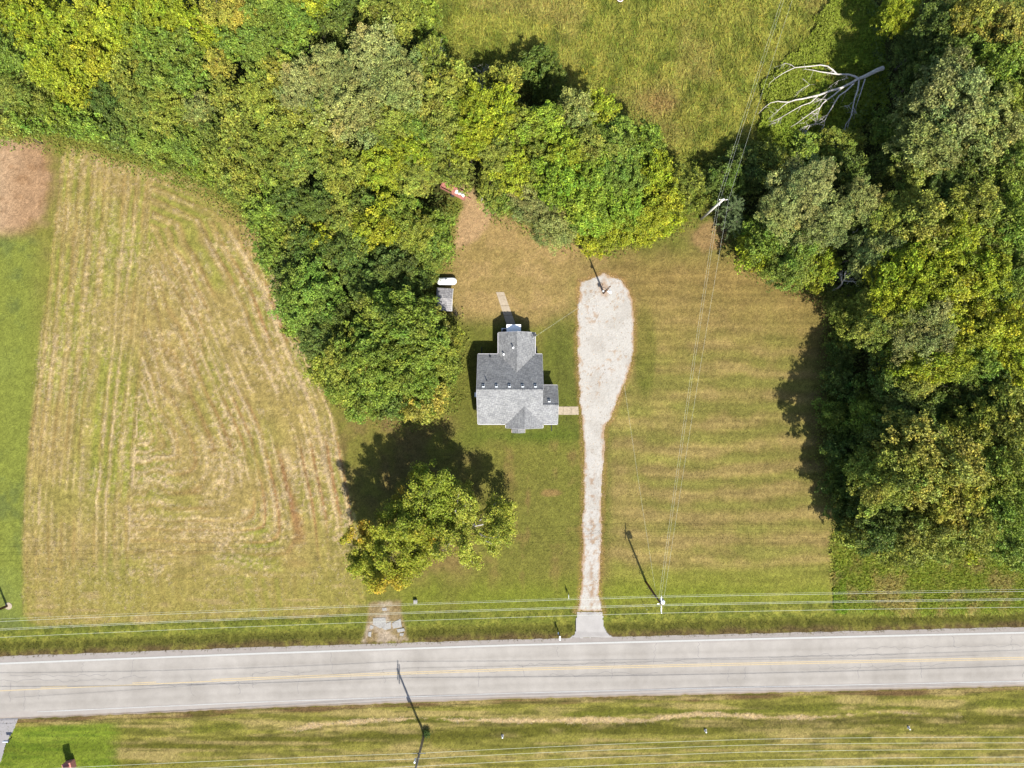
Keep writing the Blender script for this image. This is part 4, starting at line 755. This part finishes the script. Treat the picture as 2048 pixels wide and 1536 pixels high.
yG = -6.10 + .2; wall([(-.6, yG, .3), (4.02, yG, .3), (4.02, yG, zw(zSG, 4.02, 0)), (1.72, yG, zw(zSG, 1.72, 0)), (-.6, yG, zw(zSG, -.6, 0))]); wall([(-.6, yS, .3), (-.6, yG, .3), (-.6, yG, 2.9), (-.6, yS, 2.9)]); wall([(4.02, yS, .3), (4.02, yG, .3), (4.02, yG, 2.9), (4.02, yS, 2.9)])
m = MB(); m.box((-.27, -.7, .15), (8.2, 9.0, .3)); m.box((.65, 5.3, .14), (4.4, 3.0, .28)); m.box((4.9, -2.9, .145), (2.1, 4.6, .29)); m.box((1.7, -5.6, .14), (4.5, .6, .28)); m.build('foundation', M_CONC2, house)
def window(x, y, z, ax, wd=.9, ht=1.3):
    fr_ = MB(); d = (.06, wd, ht) if ax == 'x' else (wd, .06, ht)
    fr_.box((x, y, z), (d[0] + (.0 if ax == 'x' else .14), d[1] + (.14 if ax == 'x' else 0), d[2] + .14)); f = fr_.build('window', M_WHITE, house)
    for s in (-1, 1):
        p = MB(); p.box((x, y, z + s * ht * .25), ((.075, wd - .06, ht * .44) if ax == 'x' else (wd - .06, .075, ht * .44))); p.build('pane', M_GLASS, f)
for y in (2.6, 1.0, -2.4, -4.2): window(xW - .06, y, 1.7, 'x')
for y in (2.9, 1.4): window(xE + .06, y, 1.7, 'x')
for x in (-3.6, -1.9): window(x, yS - .06, 1.7, 'y')
window(3.2, yG - .06, 1.7, 'y'); window(5.1, yS - .06, 1.7, 'y'); window(-.5, yNN + .06, 1.7, 'y', .7, .9); window(5.1, yE + .06, 1.8, 'y', .7, .9); window(xa - .06, 5.6, 1.7, 'x'); window(xb + .06, 5.4, 1.7, 'x')
for dx, dy, ax in ((.9, yG - .06, 'y'), (1.3, yNN + .06, 'y'), (xX + .06, -3.7, 'x')):
    m = MB(); m.box((dx, dy, 1.32), (.95, .07, 2.04) if ax == 'y' else (.07, .95, 2.04)); d = m.build('door', M_WHITE, house)
    m = MB(); m.sph((dx + (.35 if ax == 'y' else .07), dy + (-.07 if dy < 0 and ax == 'y' else (.07 if ax == 'y' else .35)), 1.3), .04); m.build('handle', M_DARK, d)
# eaves gutters and rake trim
def gut(a, b, name='gutter'):
    m = MB(); a, b = Vector(a), Vector(b); c = (a + b) / 2; L_ = (b - a).length; hor = abs((b - a).x) > abs((b - a).y)
    m.box(c, (L_, .07, .09) if hor else (.07, L_, .09)); m.build(name, M_GUTTER, house)
gut((-4.7, 4.18, 2.80), (-1.98, 4.18, 2.80)); gut((3.27, 4.18, 2.80), (4.17, 4.18, 2.80)); gut((-1.95, 4.24, 2.80), (-1.95, 7.1, 2.80)); gut((3.25, 4.24, 2.80), (3.25, 7.1, 2.80))
gut((-4.7, -5.62, 2.83), (-.92, -5.62, 2.83)); gut((4.36, -5.62, 2.83), (6.29, -5.62, 2.83)); gut((4.28, -.14, 2.86), (6.29, -.14, 2.86)); gut((-.89, -5.7, 2.83), (-.89, -6.08, 2.83)); gut((4.33, -5.7, 2.83), (4.33, -6.08, 2.83))
def rake(a, b):
    m = MB(); a, b = Vector(a), Vector(b); d = b - a; ang = math.atan2(d.z, math.hypot(d.x, d.y)); c = (a + b) / 2
    if abs(d.x) < 1e-6: m.box(c, (.03, d.length, .15), Matrix.Rotation(ang if d.y > 0 else -ang, 4, 'X'))
    else: m.box(c, (d.length, .03, .15), Matrix.Rotation(-ang if d.x > 0 else ang, 4, 'Y'))
    m.build('rake_board', M_GUTTER, house)
for x_, f0, f1, y0_, y1_, y2_ in ((-4.77, zN, zS, 4.12, -.75, -5.56),):
    rake((x_, y0_, f0(0, y0_) - .06), (x_, y1_, 6.3 - .06)); rake((x_, y2_, f1(0, y2_) - .06), (x_, y1_, 6.3 - .06))
rake((4.22, 4.12, zN(0, 4.12) - .06), (4.22, -.70, zN(0, -.7) - .06)); rake((6.34, -5.56, zS(0, -5.56) - .06), (6.34, -2.85, 4.83 - .06)); rake((6.34, -.2, 2.975 - .06), (6.34, -2.85, 4.83 - .06))
for xs_ in ((-1.89, .65), (3.19, .65)): rake((xs_[0], 7.17, zNW(xs_[0], 0) - .06), (xs_[1], 7.17, 4.67 - .06))
for xs_ in ((-.83, 1.72), (4.27, 1.72)): rake((xs_[0], -6.13, zSG(xs_[0], 0) - .06), (xs_[1], -6.13, 4.71 - .06))
# roof furniture
for px_, py_, f in [(968, 773.5, zN), (993.5, 773.5, zN), (1019, 773.5, zN), (1045, 773.5, zN), (1070, 773.5, zN), (1098, 803, lambda x, y: 4.83 - SLP * (y + 2.85))]:
    x, y = hx(px_), hy(py_); z = f(x, y); m = MB(); m.box((x, y + .0, z + .08), (.34, .16, .22)); m.box((x, y + .17, z + .02), (.38, .34, .05), Matrix.Rotation(-.61, 4, 'X')); v = m.build('roof_vent', M_GREYMETAL, roof)
    m = MB(); m.box((x, y + .18, z + .045), (.26, .20, .04), Matrix.Rotation(-.61, 4, 'X')); m.build('vent_dark_plate', M_DARK, roof)  # thin dark plate on the slope just north of the vent box
for px_, py_, h, r_, mt, f in ((1026.5, 696, .62, .075, M_WHITE, zNW), (1007.5, 708.5, .42, .075, M_WHITE, zNW), (974, 761, .45, .06, M_DARK, zN), (980, 713, .18, .09, M_DARK, zN)):
    x, y = hx(px_), hy(py_); z = f(x, y); m = MB(); m.cyl((x, y, z - .1), (x, y, z + h), r_); m.cyl((x, y, z - .02), (x, y, z + .1), r_ * 2, r_ * 1.1)
    if mt is M_WHITE: m.cyl((x, y, z + h), (x, y, z + h + .08), r_ * 1.5)
    m.build('vent_pipe', mt, roof)
m = MB(); x, y = hx(1066), hy(676); z = zNW(x, y); m.cyl((x, y, z - 1), (x, y, z + .9), .035); m.sph((x, y, z + .95), .07); m.build('service_mast', M_GALV, house)
m = MB(); m.cyl((x + .25, y + .5, z + .1), (x + .25, y + .5, z + .4), .02); m.cyl((x + .25, y + .44, z + .5), (x + .25, y + .5, z + .42), .27, .1, 16); m.build('satellite_dish', M_DARK, house)
for a, b in (((hx(961), 4.3, .08), (hx(961), 5.3, .05)), ((hx(1075.5), 4.3, .08), (hx(1075.5), 5.35, .05)), ((hx(1106), -5.75, .08), (hx(1106.5), -6.75, .05))):
    m = MB(); m.cyl(a, b, .06); m.cyl((a[0], a[1] - (.1 if a[1] > 0 else -.1), .05), (a[0], a[1] - (.1 if a[1] > 0 else -.1), 2.75), .045); m.build('downspout', M_DARK, house)
# back porch canopy
m = MB(); m.box((hx(1027.5), hy(656), 3.02), (1.98, 1.12, .1)); pc = m.build('porch_canopy', M_WHITE, house)
for x_ in (1014.5, 1040.5): m = MB(); m.cyl((hx(x_), hy(649.5), .1), (hx(x_), hy(649.5), 2.96), .05); m.build('porch_post', M_WHITE, house)
m = MB(); m.box((hx(1027.5), hy(656), .1), (1.9, 1.2, .2)); m.build('back_step', M_CONC, house)
# air conditioner beside the porch, window unit on the west wall
t = thing('air_conditioner', 'square grey air conditioner with round fan beside the back porch', 'air conditioner', (hx(1008.5) , hy(658.5), 0))
m = MB(); m.box((0, 0, .45), (.8, .8, .8)); m.build('cabinet', M_GALV, t, bevel=.02)
m = MB(); m.ring((0, 0, .86), .31, .02); [m.box((0, 0, .86), (.62, .015, .015), Matrix.Rotation(a, 4, 'Z')) for a in (0, .52, 1.05, 1.57, 2.09, 2.62)]; m.build('fan_grille', M_DARK, t); m = MB(); m.cyl((0, 0, .84), (0, 0, .855), .3, n=20); m.build('fan', M_DARK, t)
m = MB(); m.box((0, 0, .03), (.95, .95, .06)); m.build('pad', M_CONC, t)
t = thing('window_unit', 'small white box unit standing against the shaded west wall', 'air conditioner', (hx(949), hy(790), 0)); m = MB(); m.box((.08, 0, .95), (.42, .66, .45)); m.build('case', M_WHITE, t, bevel=.02); m = MB(); [m.box((-.135, 0, .80 + .06 * k), (.012, .56, .02)) for k in range(6)]; tag(m.build('louvres', M_DARK, t), kind='stuff')
for y_ in (-.25, .25): m = MB(); m.box((.08, y_, .37), (.05, .05, .74)); m.build('leg', M_GALV, t)
# concrete walks (each slab a piece)
def walk(name, poly_pairs, z=.05):
    w_ = thing(name, None, None); tag(w_, kind='structure')
    for (a, b, c, d) in poly_pairs:
        m = MB(); m.slab([(*W(*p)[:2], z) for p in (a, b, c, d)], .1); m.build('slab', M_CONC, w_, bevel=.012)
walk('side_path', [((1117, 813), (1126.2, 813), (1126.2, 829.5), (1117, 829.5)), ((1126.6, 813), (1142, 813), (1142, 829.5), (1126.6, 829.5)), ((1142.4, 813), (1156.5, 813), (1157.5, 829.5), (1142.4, 829.5))])
def lerp2(a, b, t): return (a[0] + (b[0] - a[0]) * t, a[1] + (b[1] - a[1]) * t)
La, Lb, Ra, Rb = (992, 584), (1013.5, 650), (1008, 584), (1031, 648); seg = [0, .12, .42, .72, 1]
walk('back_path', [(lerp2(La, Lb, a + .004), lerp2(Ra, Rb, a + .004), lerp2(Ra, Rb, b - .004), lerp2(La, Lb, b - .004)) for a, b in zip(seg, seg[1:])])
# broken slabs left of the old drive
od = thing('broken_concrete', 'broken pale concrete slabs of the old drive by the road', 'concrete slabs', W(770, 1245)); ox, oy, _ = W(770, 1245)
for k, P_ in enumerate([[(746, 1236), (771, 1235), (773, 1250), (760, 1257), (746, 1249)], [(774, 1246), (782, 1243), (782, 1257), (770, 1260), (764, 1256)], [(784, 1246), (801, 1237), (804, 1254), (786, 1257)], [(741, 1250), (748, 1252), (745, 1258), (739, 1257)], [(737, 1264), (743, 1263), (742, 1274), (736, 1272)], [(793, 1258), (808, 1256), (810, 1262), (796, 1265)], [(764, 1216), (773, 1215), (774, 1221), (765, 1222)], [(800, 1266), (808, 1266), (806, 1272), (799, 1271)]]):
    m = MB(); m.slab([(W(*p)[0] - ox, W(*p)[1] - oy, .05 + .012 * (k % 3)) for p in P_], .12); m.build('slab', M_CONC2, od, bevel=.02)

# ------------------------------------------------------------------ yard things
t = thing('propane_tank', 'white horizontal propane tank on legs at the edge of the back yard', 'propane tank', G(894.5, 564))
m = MB(); L_, r_ = 1.85, .52; m.cyl((-L_ / 2, 0, .78), (L_ / 2, 0, .78), r_, n=28); m.sph((-L_ / 2, 0, .78), r_ * .998, (.95, 1, 1), 28, 16); m.sph((L_ / 2, 0, .78), r_ * .998, (.95, 1, 1), 28, 16); m.build('tank', M_TANK, t, True)
m = MB(); m.cyl((0, .02, 1.26), (0, .02, 1.44), .17, n=18); m.sph((0, .02, 1.44), .17, (1, 1, .4)); m.build('dome', M_TANK, t, True); m = MB(); m.cyl((.0, .24, 1.2), (0, .26, 1.36), .05); m.build('gauge', M_DARK, t)
for s in (-.7, .7): m = MB(); m.box((s, 0, .16), (.1, .7, .34)); m.build('leg', M_GALV, t)
for s in (-.7, .7): m = MB(); m.box((s, 0, .04), (.4, .9, .08)); m.build('footing', M_CONC2, t)
sx, sy, sz = G(890.5, 601)
t = thing('shed', 'small low shed with worn grey shingles half hidden in leaves', 'shed', (sx, sy, sz), -.06)
m = MB(); m.box((0, 0, .55), (2.0, 2.7, 1.1)); m.build('wall', plain('shed_wood', (.22, .19, .16), .9, .1, .3), t)
m = MB(); m.slab([(-1.15, 0.1, 1.72), (1.12, .1, 1.72), (1.12, 1.6, 1.22), (-1.15, 1.6, 1.22)], .07); m.slab([(-1.15, .1, 1.72), (-1.15, -1.62, 1.16), (1.12, -1.62, 1.16), (1.12, .1, 1.72)], .07); m.build('roof', M_SHEDROOF, t)
m = MB(); m.box((1.0, -.2, .5), (.04, .7, .95)); m.build('door', M_WHITE, t); m = MB(); m.box((1.145, -.76, 1.42), (.03, 1.78, .12), Matrix.Rotation(.316, 4, 'X')); m.box((1.145, .85, 1.43), (.03, 1.55, .12), Matrix.Rotation(-.32, 4, 'X')); m.build('trim', M_WHITE, t)
# faded red trailer half under the trees
tx_, ty_, tz_ = G(909, 384)
t = thing('trailer', 'faded red flatbed trailer with pale load half buried under trees', 'trailer', (tx_, ty_, 0), -.48)
for k in range(6): m = MB(); m.box((0, -.42 + .168 * k, .62), (3.7, .155, .06)); m.build('plank', M_RED, t)
m = MB(); m.box((0, -.55, .62), (3.8, .08, .14)); m.box((0, .55, .62), (3.8, .08, .14)); m.box((-1.9, 0, .62), (.08, 1.1, .14)); m.box((1.9, 0, .62), (.08, 1.1, .14)); m.build('frame', M_RED, t)
m = MB(); m.box((-.9, -.57, 1.0), (1.8, .05, .5)); m.box((-1.88, 0, 1.0), (.05, 1.05, .5)); m.build('side_rail', M_RED, t); m = MB(); m.cyl((1.9, .1, .5), (2.7, .1, .42), .05); m.build('drawbar', M_RED, t)
for s in (-.7, .7): m = MB(); m.ring((0, s, .33), .24, .1, axis='Y'); m.cyl((0, s - .05, .33), (0, s + .05, .33), .18); m.build('wheel', M_DARK, t)
pl = thing('scrap_sheets', 'heap of crumpled pale sheeting on the tail end of the red trailer', 'sheeting', W(921, 388.5), -.48)
for k in range(5): m = MB(); m.box((-.5 + .27 * k, -.1 + .12 * (k % 2), .72 + .03 * k), (.42, .5 - .08 * (k % 3), .03), Matrix.Rotation(.12 * (k - 2), 4, 'Y') @ Matrix.Rotation(.3 * k, 4, 'Z')); m.build('sheet', M_CONC2 if k % 2 else M_WHITE, pl)
m = MB(); x, y, z = G(963, 401); m.cyl((0, 0, 0), (.12, .05, .75), .1, .07); tag(m.build('post_stump', M_DEAD), 'short pale post leaning at the woods edge right of the trailer', 'post').location = (x, y, z)
# round tub in the meadow
t = thing('stock_tank', 'round dark tub with pale rim in the meadow at the top picture edge', 'tub', W(1239.5, 0)); m = MB(); m.ring((0, 0, .5), .46, .07, 22, 8); m.build('rim', plain('pale_pink_rim', (.62, .5, .47), .5, .4, .05), t, True)
m = MB(); m.cyl((0, 0, .02), (0, 0, .5), .47, .47, 22); m.build('tub', M_DARK, t); m = MB(); m.cyl((-.08, .05, .502), (-.08, .05, .51), .30, .30, 22); m.build('water', M_GLASS, t)
# yard sign, mailbox, markers
x, y, z = G(1136, 1188); t = thing('yard_sign', 'thin upright sign panel on a post on the lawn left of the driveway', 'sign', (x, y, z)); m = MB(); m.cyl((0, .3, 0), (0, .3, 1.5), .03); m.build('post', M_DARK, t); m = MB(); m.box((0, 0, .95), (.03, .55, .95)); m.build('panel', M_WHITE, t)
x, y, z = G(1118.5, 1268); t = thing('mailbox', 'white mailbox on a post at the road edge left of the driveway', 'mailbox', (x, y, z)); m = MB(); m.box((0, .1, .6), (.09, .09, 1.3)); m.build('post', M_DARK, t)
m = MB(); m.box((0, -.1, 1.35), (.22, .56, .18)); m.cyl((0, -.38, 1.44), (0, .18, 1.44), .11, n=14); m.build('box', M_WHITE, t); m = MB(); m.box((0, -.385, 1.37), (.2, .012, .2)); m.build('door', M_GALV, t); m = MB(); m.box((.125, -.05, 1.52), (.01, .05, .16)); m.build('flag', M_RED, t)
m = MB(); m.box((-.18, .35, .75), (.16, .3, .16)); m.box((-.12, .2, .45), (.05, .05, .9)); m.build('newspaper_box', M_GALV, t)
x, y, z = G(22, 1476); t = thing('mailbox', 'silver mailbox at the mouth of the side road in the lower left corner', 'mailbox', (x, y, z)); m = MB(); m.box((0, 0, .5), (.1, .1, 1.0)); m.build('post', M_DARK, t); m = MB(); m.box((0, 0, 1.1), (.75, .26, .2)); m.cyl((-.375, 0, 1.2), (.375, 0, 1.2), .13, n=14); m.build('box', M_GALV, t); m = MB(); m.box((.38, 0, 1.15), (.012, .24, .26)); m.build('door', M_DARK, t)
for px_, py_, lb in ((1005, 1473, 'small white marker stub on the roadside grass, the leftmost of three'), (1411, 1462, 'small white marker stub with dark cap on the roadside grass, the middle of three'), (1817, 1456, 'small white marker stub in a worn patch, the rightmost of three')):
    x, y, z = G(px_, py_); t = thing('utility_marker', lb, 'marker', (x, y, z), 0, 'markers on the south verge'); m = MB(); m.cyl((0, 0, 0), (0, 0, .45), .09, n=12); m.build('post', M_WHITE, t); m = MB(); m.sph((0, 0, .45), .1, (1, 1, .6)); m.build('cap', M_WHITE, t); m = MB(); m.box((0, .1, .02), (.36, .36, .05)); m.build('base', M_CONC2, t)
x, y, z = G(831.5, 1202); t = thing('utility_pedestal', 'pale square utility box on the lawn below the front trees', 'utility box', (x, y, z)); m = MB(); m.box((0, 0, .25), (.46, .46, .5)); m.build('cabinet', plain('pale_cabinet', (.5, .48, .44), .7, .2, .1), t, bevel=.02); m = MB(); m.box((0, 0, .53), (.5, .5, .05)); m.build('lid', M_CONC2, t)
x, y, z = G(1286, 1206); t = thing('marker_post', 'slender dark post on the lawn left of the transformer pole', 'post', (x, y, z)); m = MB(); m.cyl((0, 0, 0), (0, 0, 3.0), .03, .02); m.build('post', M_GALV, t)
x, y, z = G(1258, 1176)
# brick gate pillar at the lower left corner
x, y, _ = W(143, 1527); t = thing('gate_pillar', 'red brick pillar on the bright lawn in the lower left corner', 'pillar', (x, y, 0), .25); MBRK = plain('red_brick', (.36, .15, .12), .85, .1, .25, 8)
m = MB(); m.box((0, 0, .55), (1.25, 1.1, 1.1)); m.build('base', MBRK, t); m = MB(); m.box((0, -.15, 2.0), (.85, .7, 1.9)); m.build('shaft', MBRK, t); m = MB(); m.box((0, -.15, 3.0), (1.0, .85, .12)); m.box((-.3, -.15, 3.2), (.16, .3, .3)); m.box((.3, -.15, 3.2), (.16, .3, .3)); m.build('cap', M_CONC, t)
# ------------------------------------------------------------------ poles and wires
def crossarm(t, z, half, ns=True, mt=None):
    m = MB(); m.box((0, 0, z), (.1, half * 2, .12) if ns else (half * 2, .1, .12)); a = m.build('crossarm', mt or M_POLE, t)
    for s in (-1, -.35, .35, 1):
        m = MB(); p = (0, s * half * .95, z) if ns else (s * half * .95, 0, z); m.cyl((p[0], p[1], z + .06), (p[0], p[1], z + .24), .05); m.build('insulator', M_WHITE, a)
def pole(name, lb, px, py, H, mt, r0=.17, lean=(0, 0)):
    x, y, z = G(px, py); t = thing(name, lb, 'utility pole', (x, y, 0), 0, 'utility poles'); m = MB(); m.cyl((0, 0, z - .2), (lean[0], lean[1], H), r0, r0 * .62, 12); m.build('pole', mt, t, True); return t
p2 = pole('utility_pole', 'transformer pole with pale crossarm on the lawn right of the driveway', 1292, 1164, 10.6, M_BROWNPOLE)
crossarm(p2, 10.4, 1.08, True, M_WHITE); m = MB(); m.cyl((.33, .18, 8.9), (.33, .18, 9.9), .27, n=16); m.sph((.33, .18, 9.9), .27, (1, 1, .35)); m.build('transformer', M_GREYMETAL, p2); m = MB(); m.cyl((.33, .18, 10.0), (.33, .18, 10.3), .05); m.cyl((.1, .5, 10.2), (.1, .5, 10.7), .05); m.build('bushing', M_WHITE, p2)
for z_ in (5.6, 2.4): m = MB(); m.ring((0, -.22, z_), .34, .035, 20, 5, 'Y'); m.build('cable_coil', M_DARK, p2)
m = MB(); m.box((0, .0, 10.05), (.9, .08, .1)); m.build('side_arm', M_WHITE, p2)
p4 = pole('utility_pole', 'leaning-looking pale pole at the woods edge above the lawn', 1402, 438, 10.9, M_PALEPOLE, .2)
crossarm(p4, 10.5, .5, False, M_POLE); m = MB(); m.cyl((0, -.3, 9.0), (0, -.05, 9.0), .06); m.build('insulator', M_WHITE, p4)
p7 = pole('utility_pole', 'tall pole standing on the grass strip south of the road', 848, 1470, 13.6, M_POLE, .19)
crossarm(p7, 13.3, 1.35); crossarm(p7, 12.5, 1.35); m = MB(); m.box((0, .2, 5.4), (1.75, .09, .12)); m.build('cable_arm', M_DARK, p7); m = MB(); m.cyl((-.3, .1, 6.6), (-.3, .1, 7.6), .12); m.build('splice_case', M_WHITE, p7)
g_ = np.random.default_rng(5); P = np.stack([g_.normal(.25, .28, 300), g_.normal(.1, .28, 300), g_.uniform(.05, .9, 300)], 1); V, Fc = leaf_cards(P, unit(g_.normal(size=(300, 3)) * .6 + [0, 0, .8]), g_.uniform(.12, .25, 300), g_)
vo = link('vine_clump', npmesh('vine_clump', V, Fc, M_BLADE, np.tile([(.06, .1, .02)], (1200, 1)))); x, y, z = G(850, 1467); vo.location = (x, y, z); tag(vo, kind='stuff')
p1 = pole('utility_pole', 'dark pole at the left picture edge beside the hay field corner', 14, 1212, 10.6, M_BROWNPOLE); crossarm(p1, 10.4, 1.08); x, y, z = G(17, 1212); m = MB(); m.cyl((0, 0, -.1), (0, 0, .05), .55, .5, 14); tag(m.build('pole_footing', M_CONC), 'pale worn footing round the dark pole at left', 'footing').location = (x, y, z)
p6 = pole('lamp_pole', 'short brown pole with yard light standing in the gravel lot', 1207, 586, 7.0, M_BROWNPOLE, .15); p6['category'] = 'lamp pole'
m = MB(); m.cyl((0, 0, 6.4), (.1, -.65, 6.55), .03); m.build('lamp_arm', M_GALV, p6); m = MB(); m.cyl((.1, -.68, 6.30), (.1, -.68, 6.5), .2, .1, 14); m.build('lamp', M_WHITE, p6); m = MB(); m.cyl((.1, -.68, 6.2), (.1, -.68, 6.3), .14, .18, 14); m.build('lens', M_DARK, p6)
m = MB(); m.box((-.22, .05, 1.6), (.3, .2, .5)); m.build('meter_box', M_GALV, p6); m = MB(); m.ring((-.1, .35, 1.2), .3, .03, 16, 5); m.build('hose_coil', M_DARK, p6)
x, y, z = G(1217, 583); m = MB(); m.sph((0, 0, .06), .16, (1.2, .8, .4)); tag(m.build('white_rag', M_WHITE), 'scrap of white rag on the gravel at the lamp pole', 'rag').location = (x, y, .04)
POLY = {}
def wire(lb, pts_, r_=.035, sag=0.0, name='power_line'):
    P = []
    for (a, b) in zip(pts_, pts_[1:]):
        n = 26
        for i in range(n + (b is pts_[-1])):
            t = i / n; P.append([a[k] + (b[k] - a[k]) * t for k in range(3)]); P[-1][2] -= sag * 4 * t * (1 - t)
    P = np.array(P); V, Fc = tubes([(P, np.full(len(P), r_))], 5); return tag(link(name, npmesh(name, V, Fc, M_WIRE, smooth=True)), lb, 'wire', 'overhead wires')
P2 = (W(1292, 1164)[0], W(1292, 1164)[1]); P1 = W(14, 1212)[:2]; P4 = W(1402, 438)[:2]; P6 = W(1207, 586)[:2]
for s, h, nm in ((1.02, 10.6, 'northernmost'), (.12, 10.7, 'second from the north'), (-.10, 10.55, 'third from the north'), (-1.02, 10.6, 'southernmost')):
    wire(f'{nm} of the four upper wires along the road north side', [(P1[0] - 30, P1[1] + s - 1.0, h), (P1[0], P1[1] + s, h), (P2[0], P2[1] + s, h), (110, P2[1] + s + 1.0, h)], .014, .75)
wire('thin lower cable along the road north side under the four wires', [(P1[0], P1[1] + .3, 7.0), (P2[0], P2[1] + .3, 7.6), (110, P2[1] + 1.5, 7.2)], .008, .5, 'cable')
for dx, h, nm in ((-.7, 10.7, 'left'), (-.15, 9.6, 'middle'), (.7, 10.7, 'right')):
    wire(f'{nm} of three wires running up the right lawn between poles', [(P2[0] + dx * .45, P2[1] + 1.0, 10.6), (P4[0] + dx, P4[1], h), (P4[0] + 3.7 * 3 + dx, P4[1] + 11.5 * 3, h)], .0075, .6)
wire('service wire from the gravel lot lamp pole to the house corner', [(P6[0], P6[1], 6.7), (hx(1066), hy(676), 5.0 - .9)], .008, .35, 'cable')
wire('wire from the gravel lot lamp pole to the transformer pole', [(P6[0], P6[1], 6.9), (P2[0] - .3, P2[1] + .3, 9.0)], .007, .6, 'cable')
def Wl(*L): return [W(*p) for p in L]
wire('topmost cable in the picture on the road south side, meeting the tall pole low down', Wl((-60, 1545, 5.6), (848, 1506, 5.6), (1500, 1478.5, 5.3), (2150, 1474.5, 5.5)), .017, .25, 'cable')
wire('second cable from the top on the road south side', Wl((-60, 1560, 6.8), (848, 1517, 6.9), (1500, 1490, 6.5), (2150, 1486, 6.7)), .017, .25, 'cable')
wire('third cable from the top on the road south side', Wl((-60, 1580, 8), (848, 1532, 8.0), (1500, 1504, 7.6), (2150, 1499, 7.8)), .017, .25, 'cable')
wire('fourth cable from the top on the road south side', Wl((-60, 1600, 9), (848, 1548, 9.0), (1500, 1520.5, 8.6), (2150, 1514, 8.8)), .017, .25, 'cable')
wire('lowest wire in the picture along the bottom edge at right', Wl((-60, 1640, 13.4), (848, 1572, 13.4), (1500, 1536, 12.6), (2150, 1531, 12.8)), .016, .3)
wire('outer high wire of the tall south pole below the picture edge', [(-80, -52.5, 13.5), (W(848, 1470)[0], -51.3, 13.5), (90, -49.0, 13.4)], .03, .7)
wire('inner high wire of the tall south pole above the grass strip', [(-80, -50.6, 13.5), (W(848, 1470)[0], -49.0, 13.5), (90, -46.8, 13.4)], .022, .7)
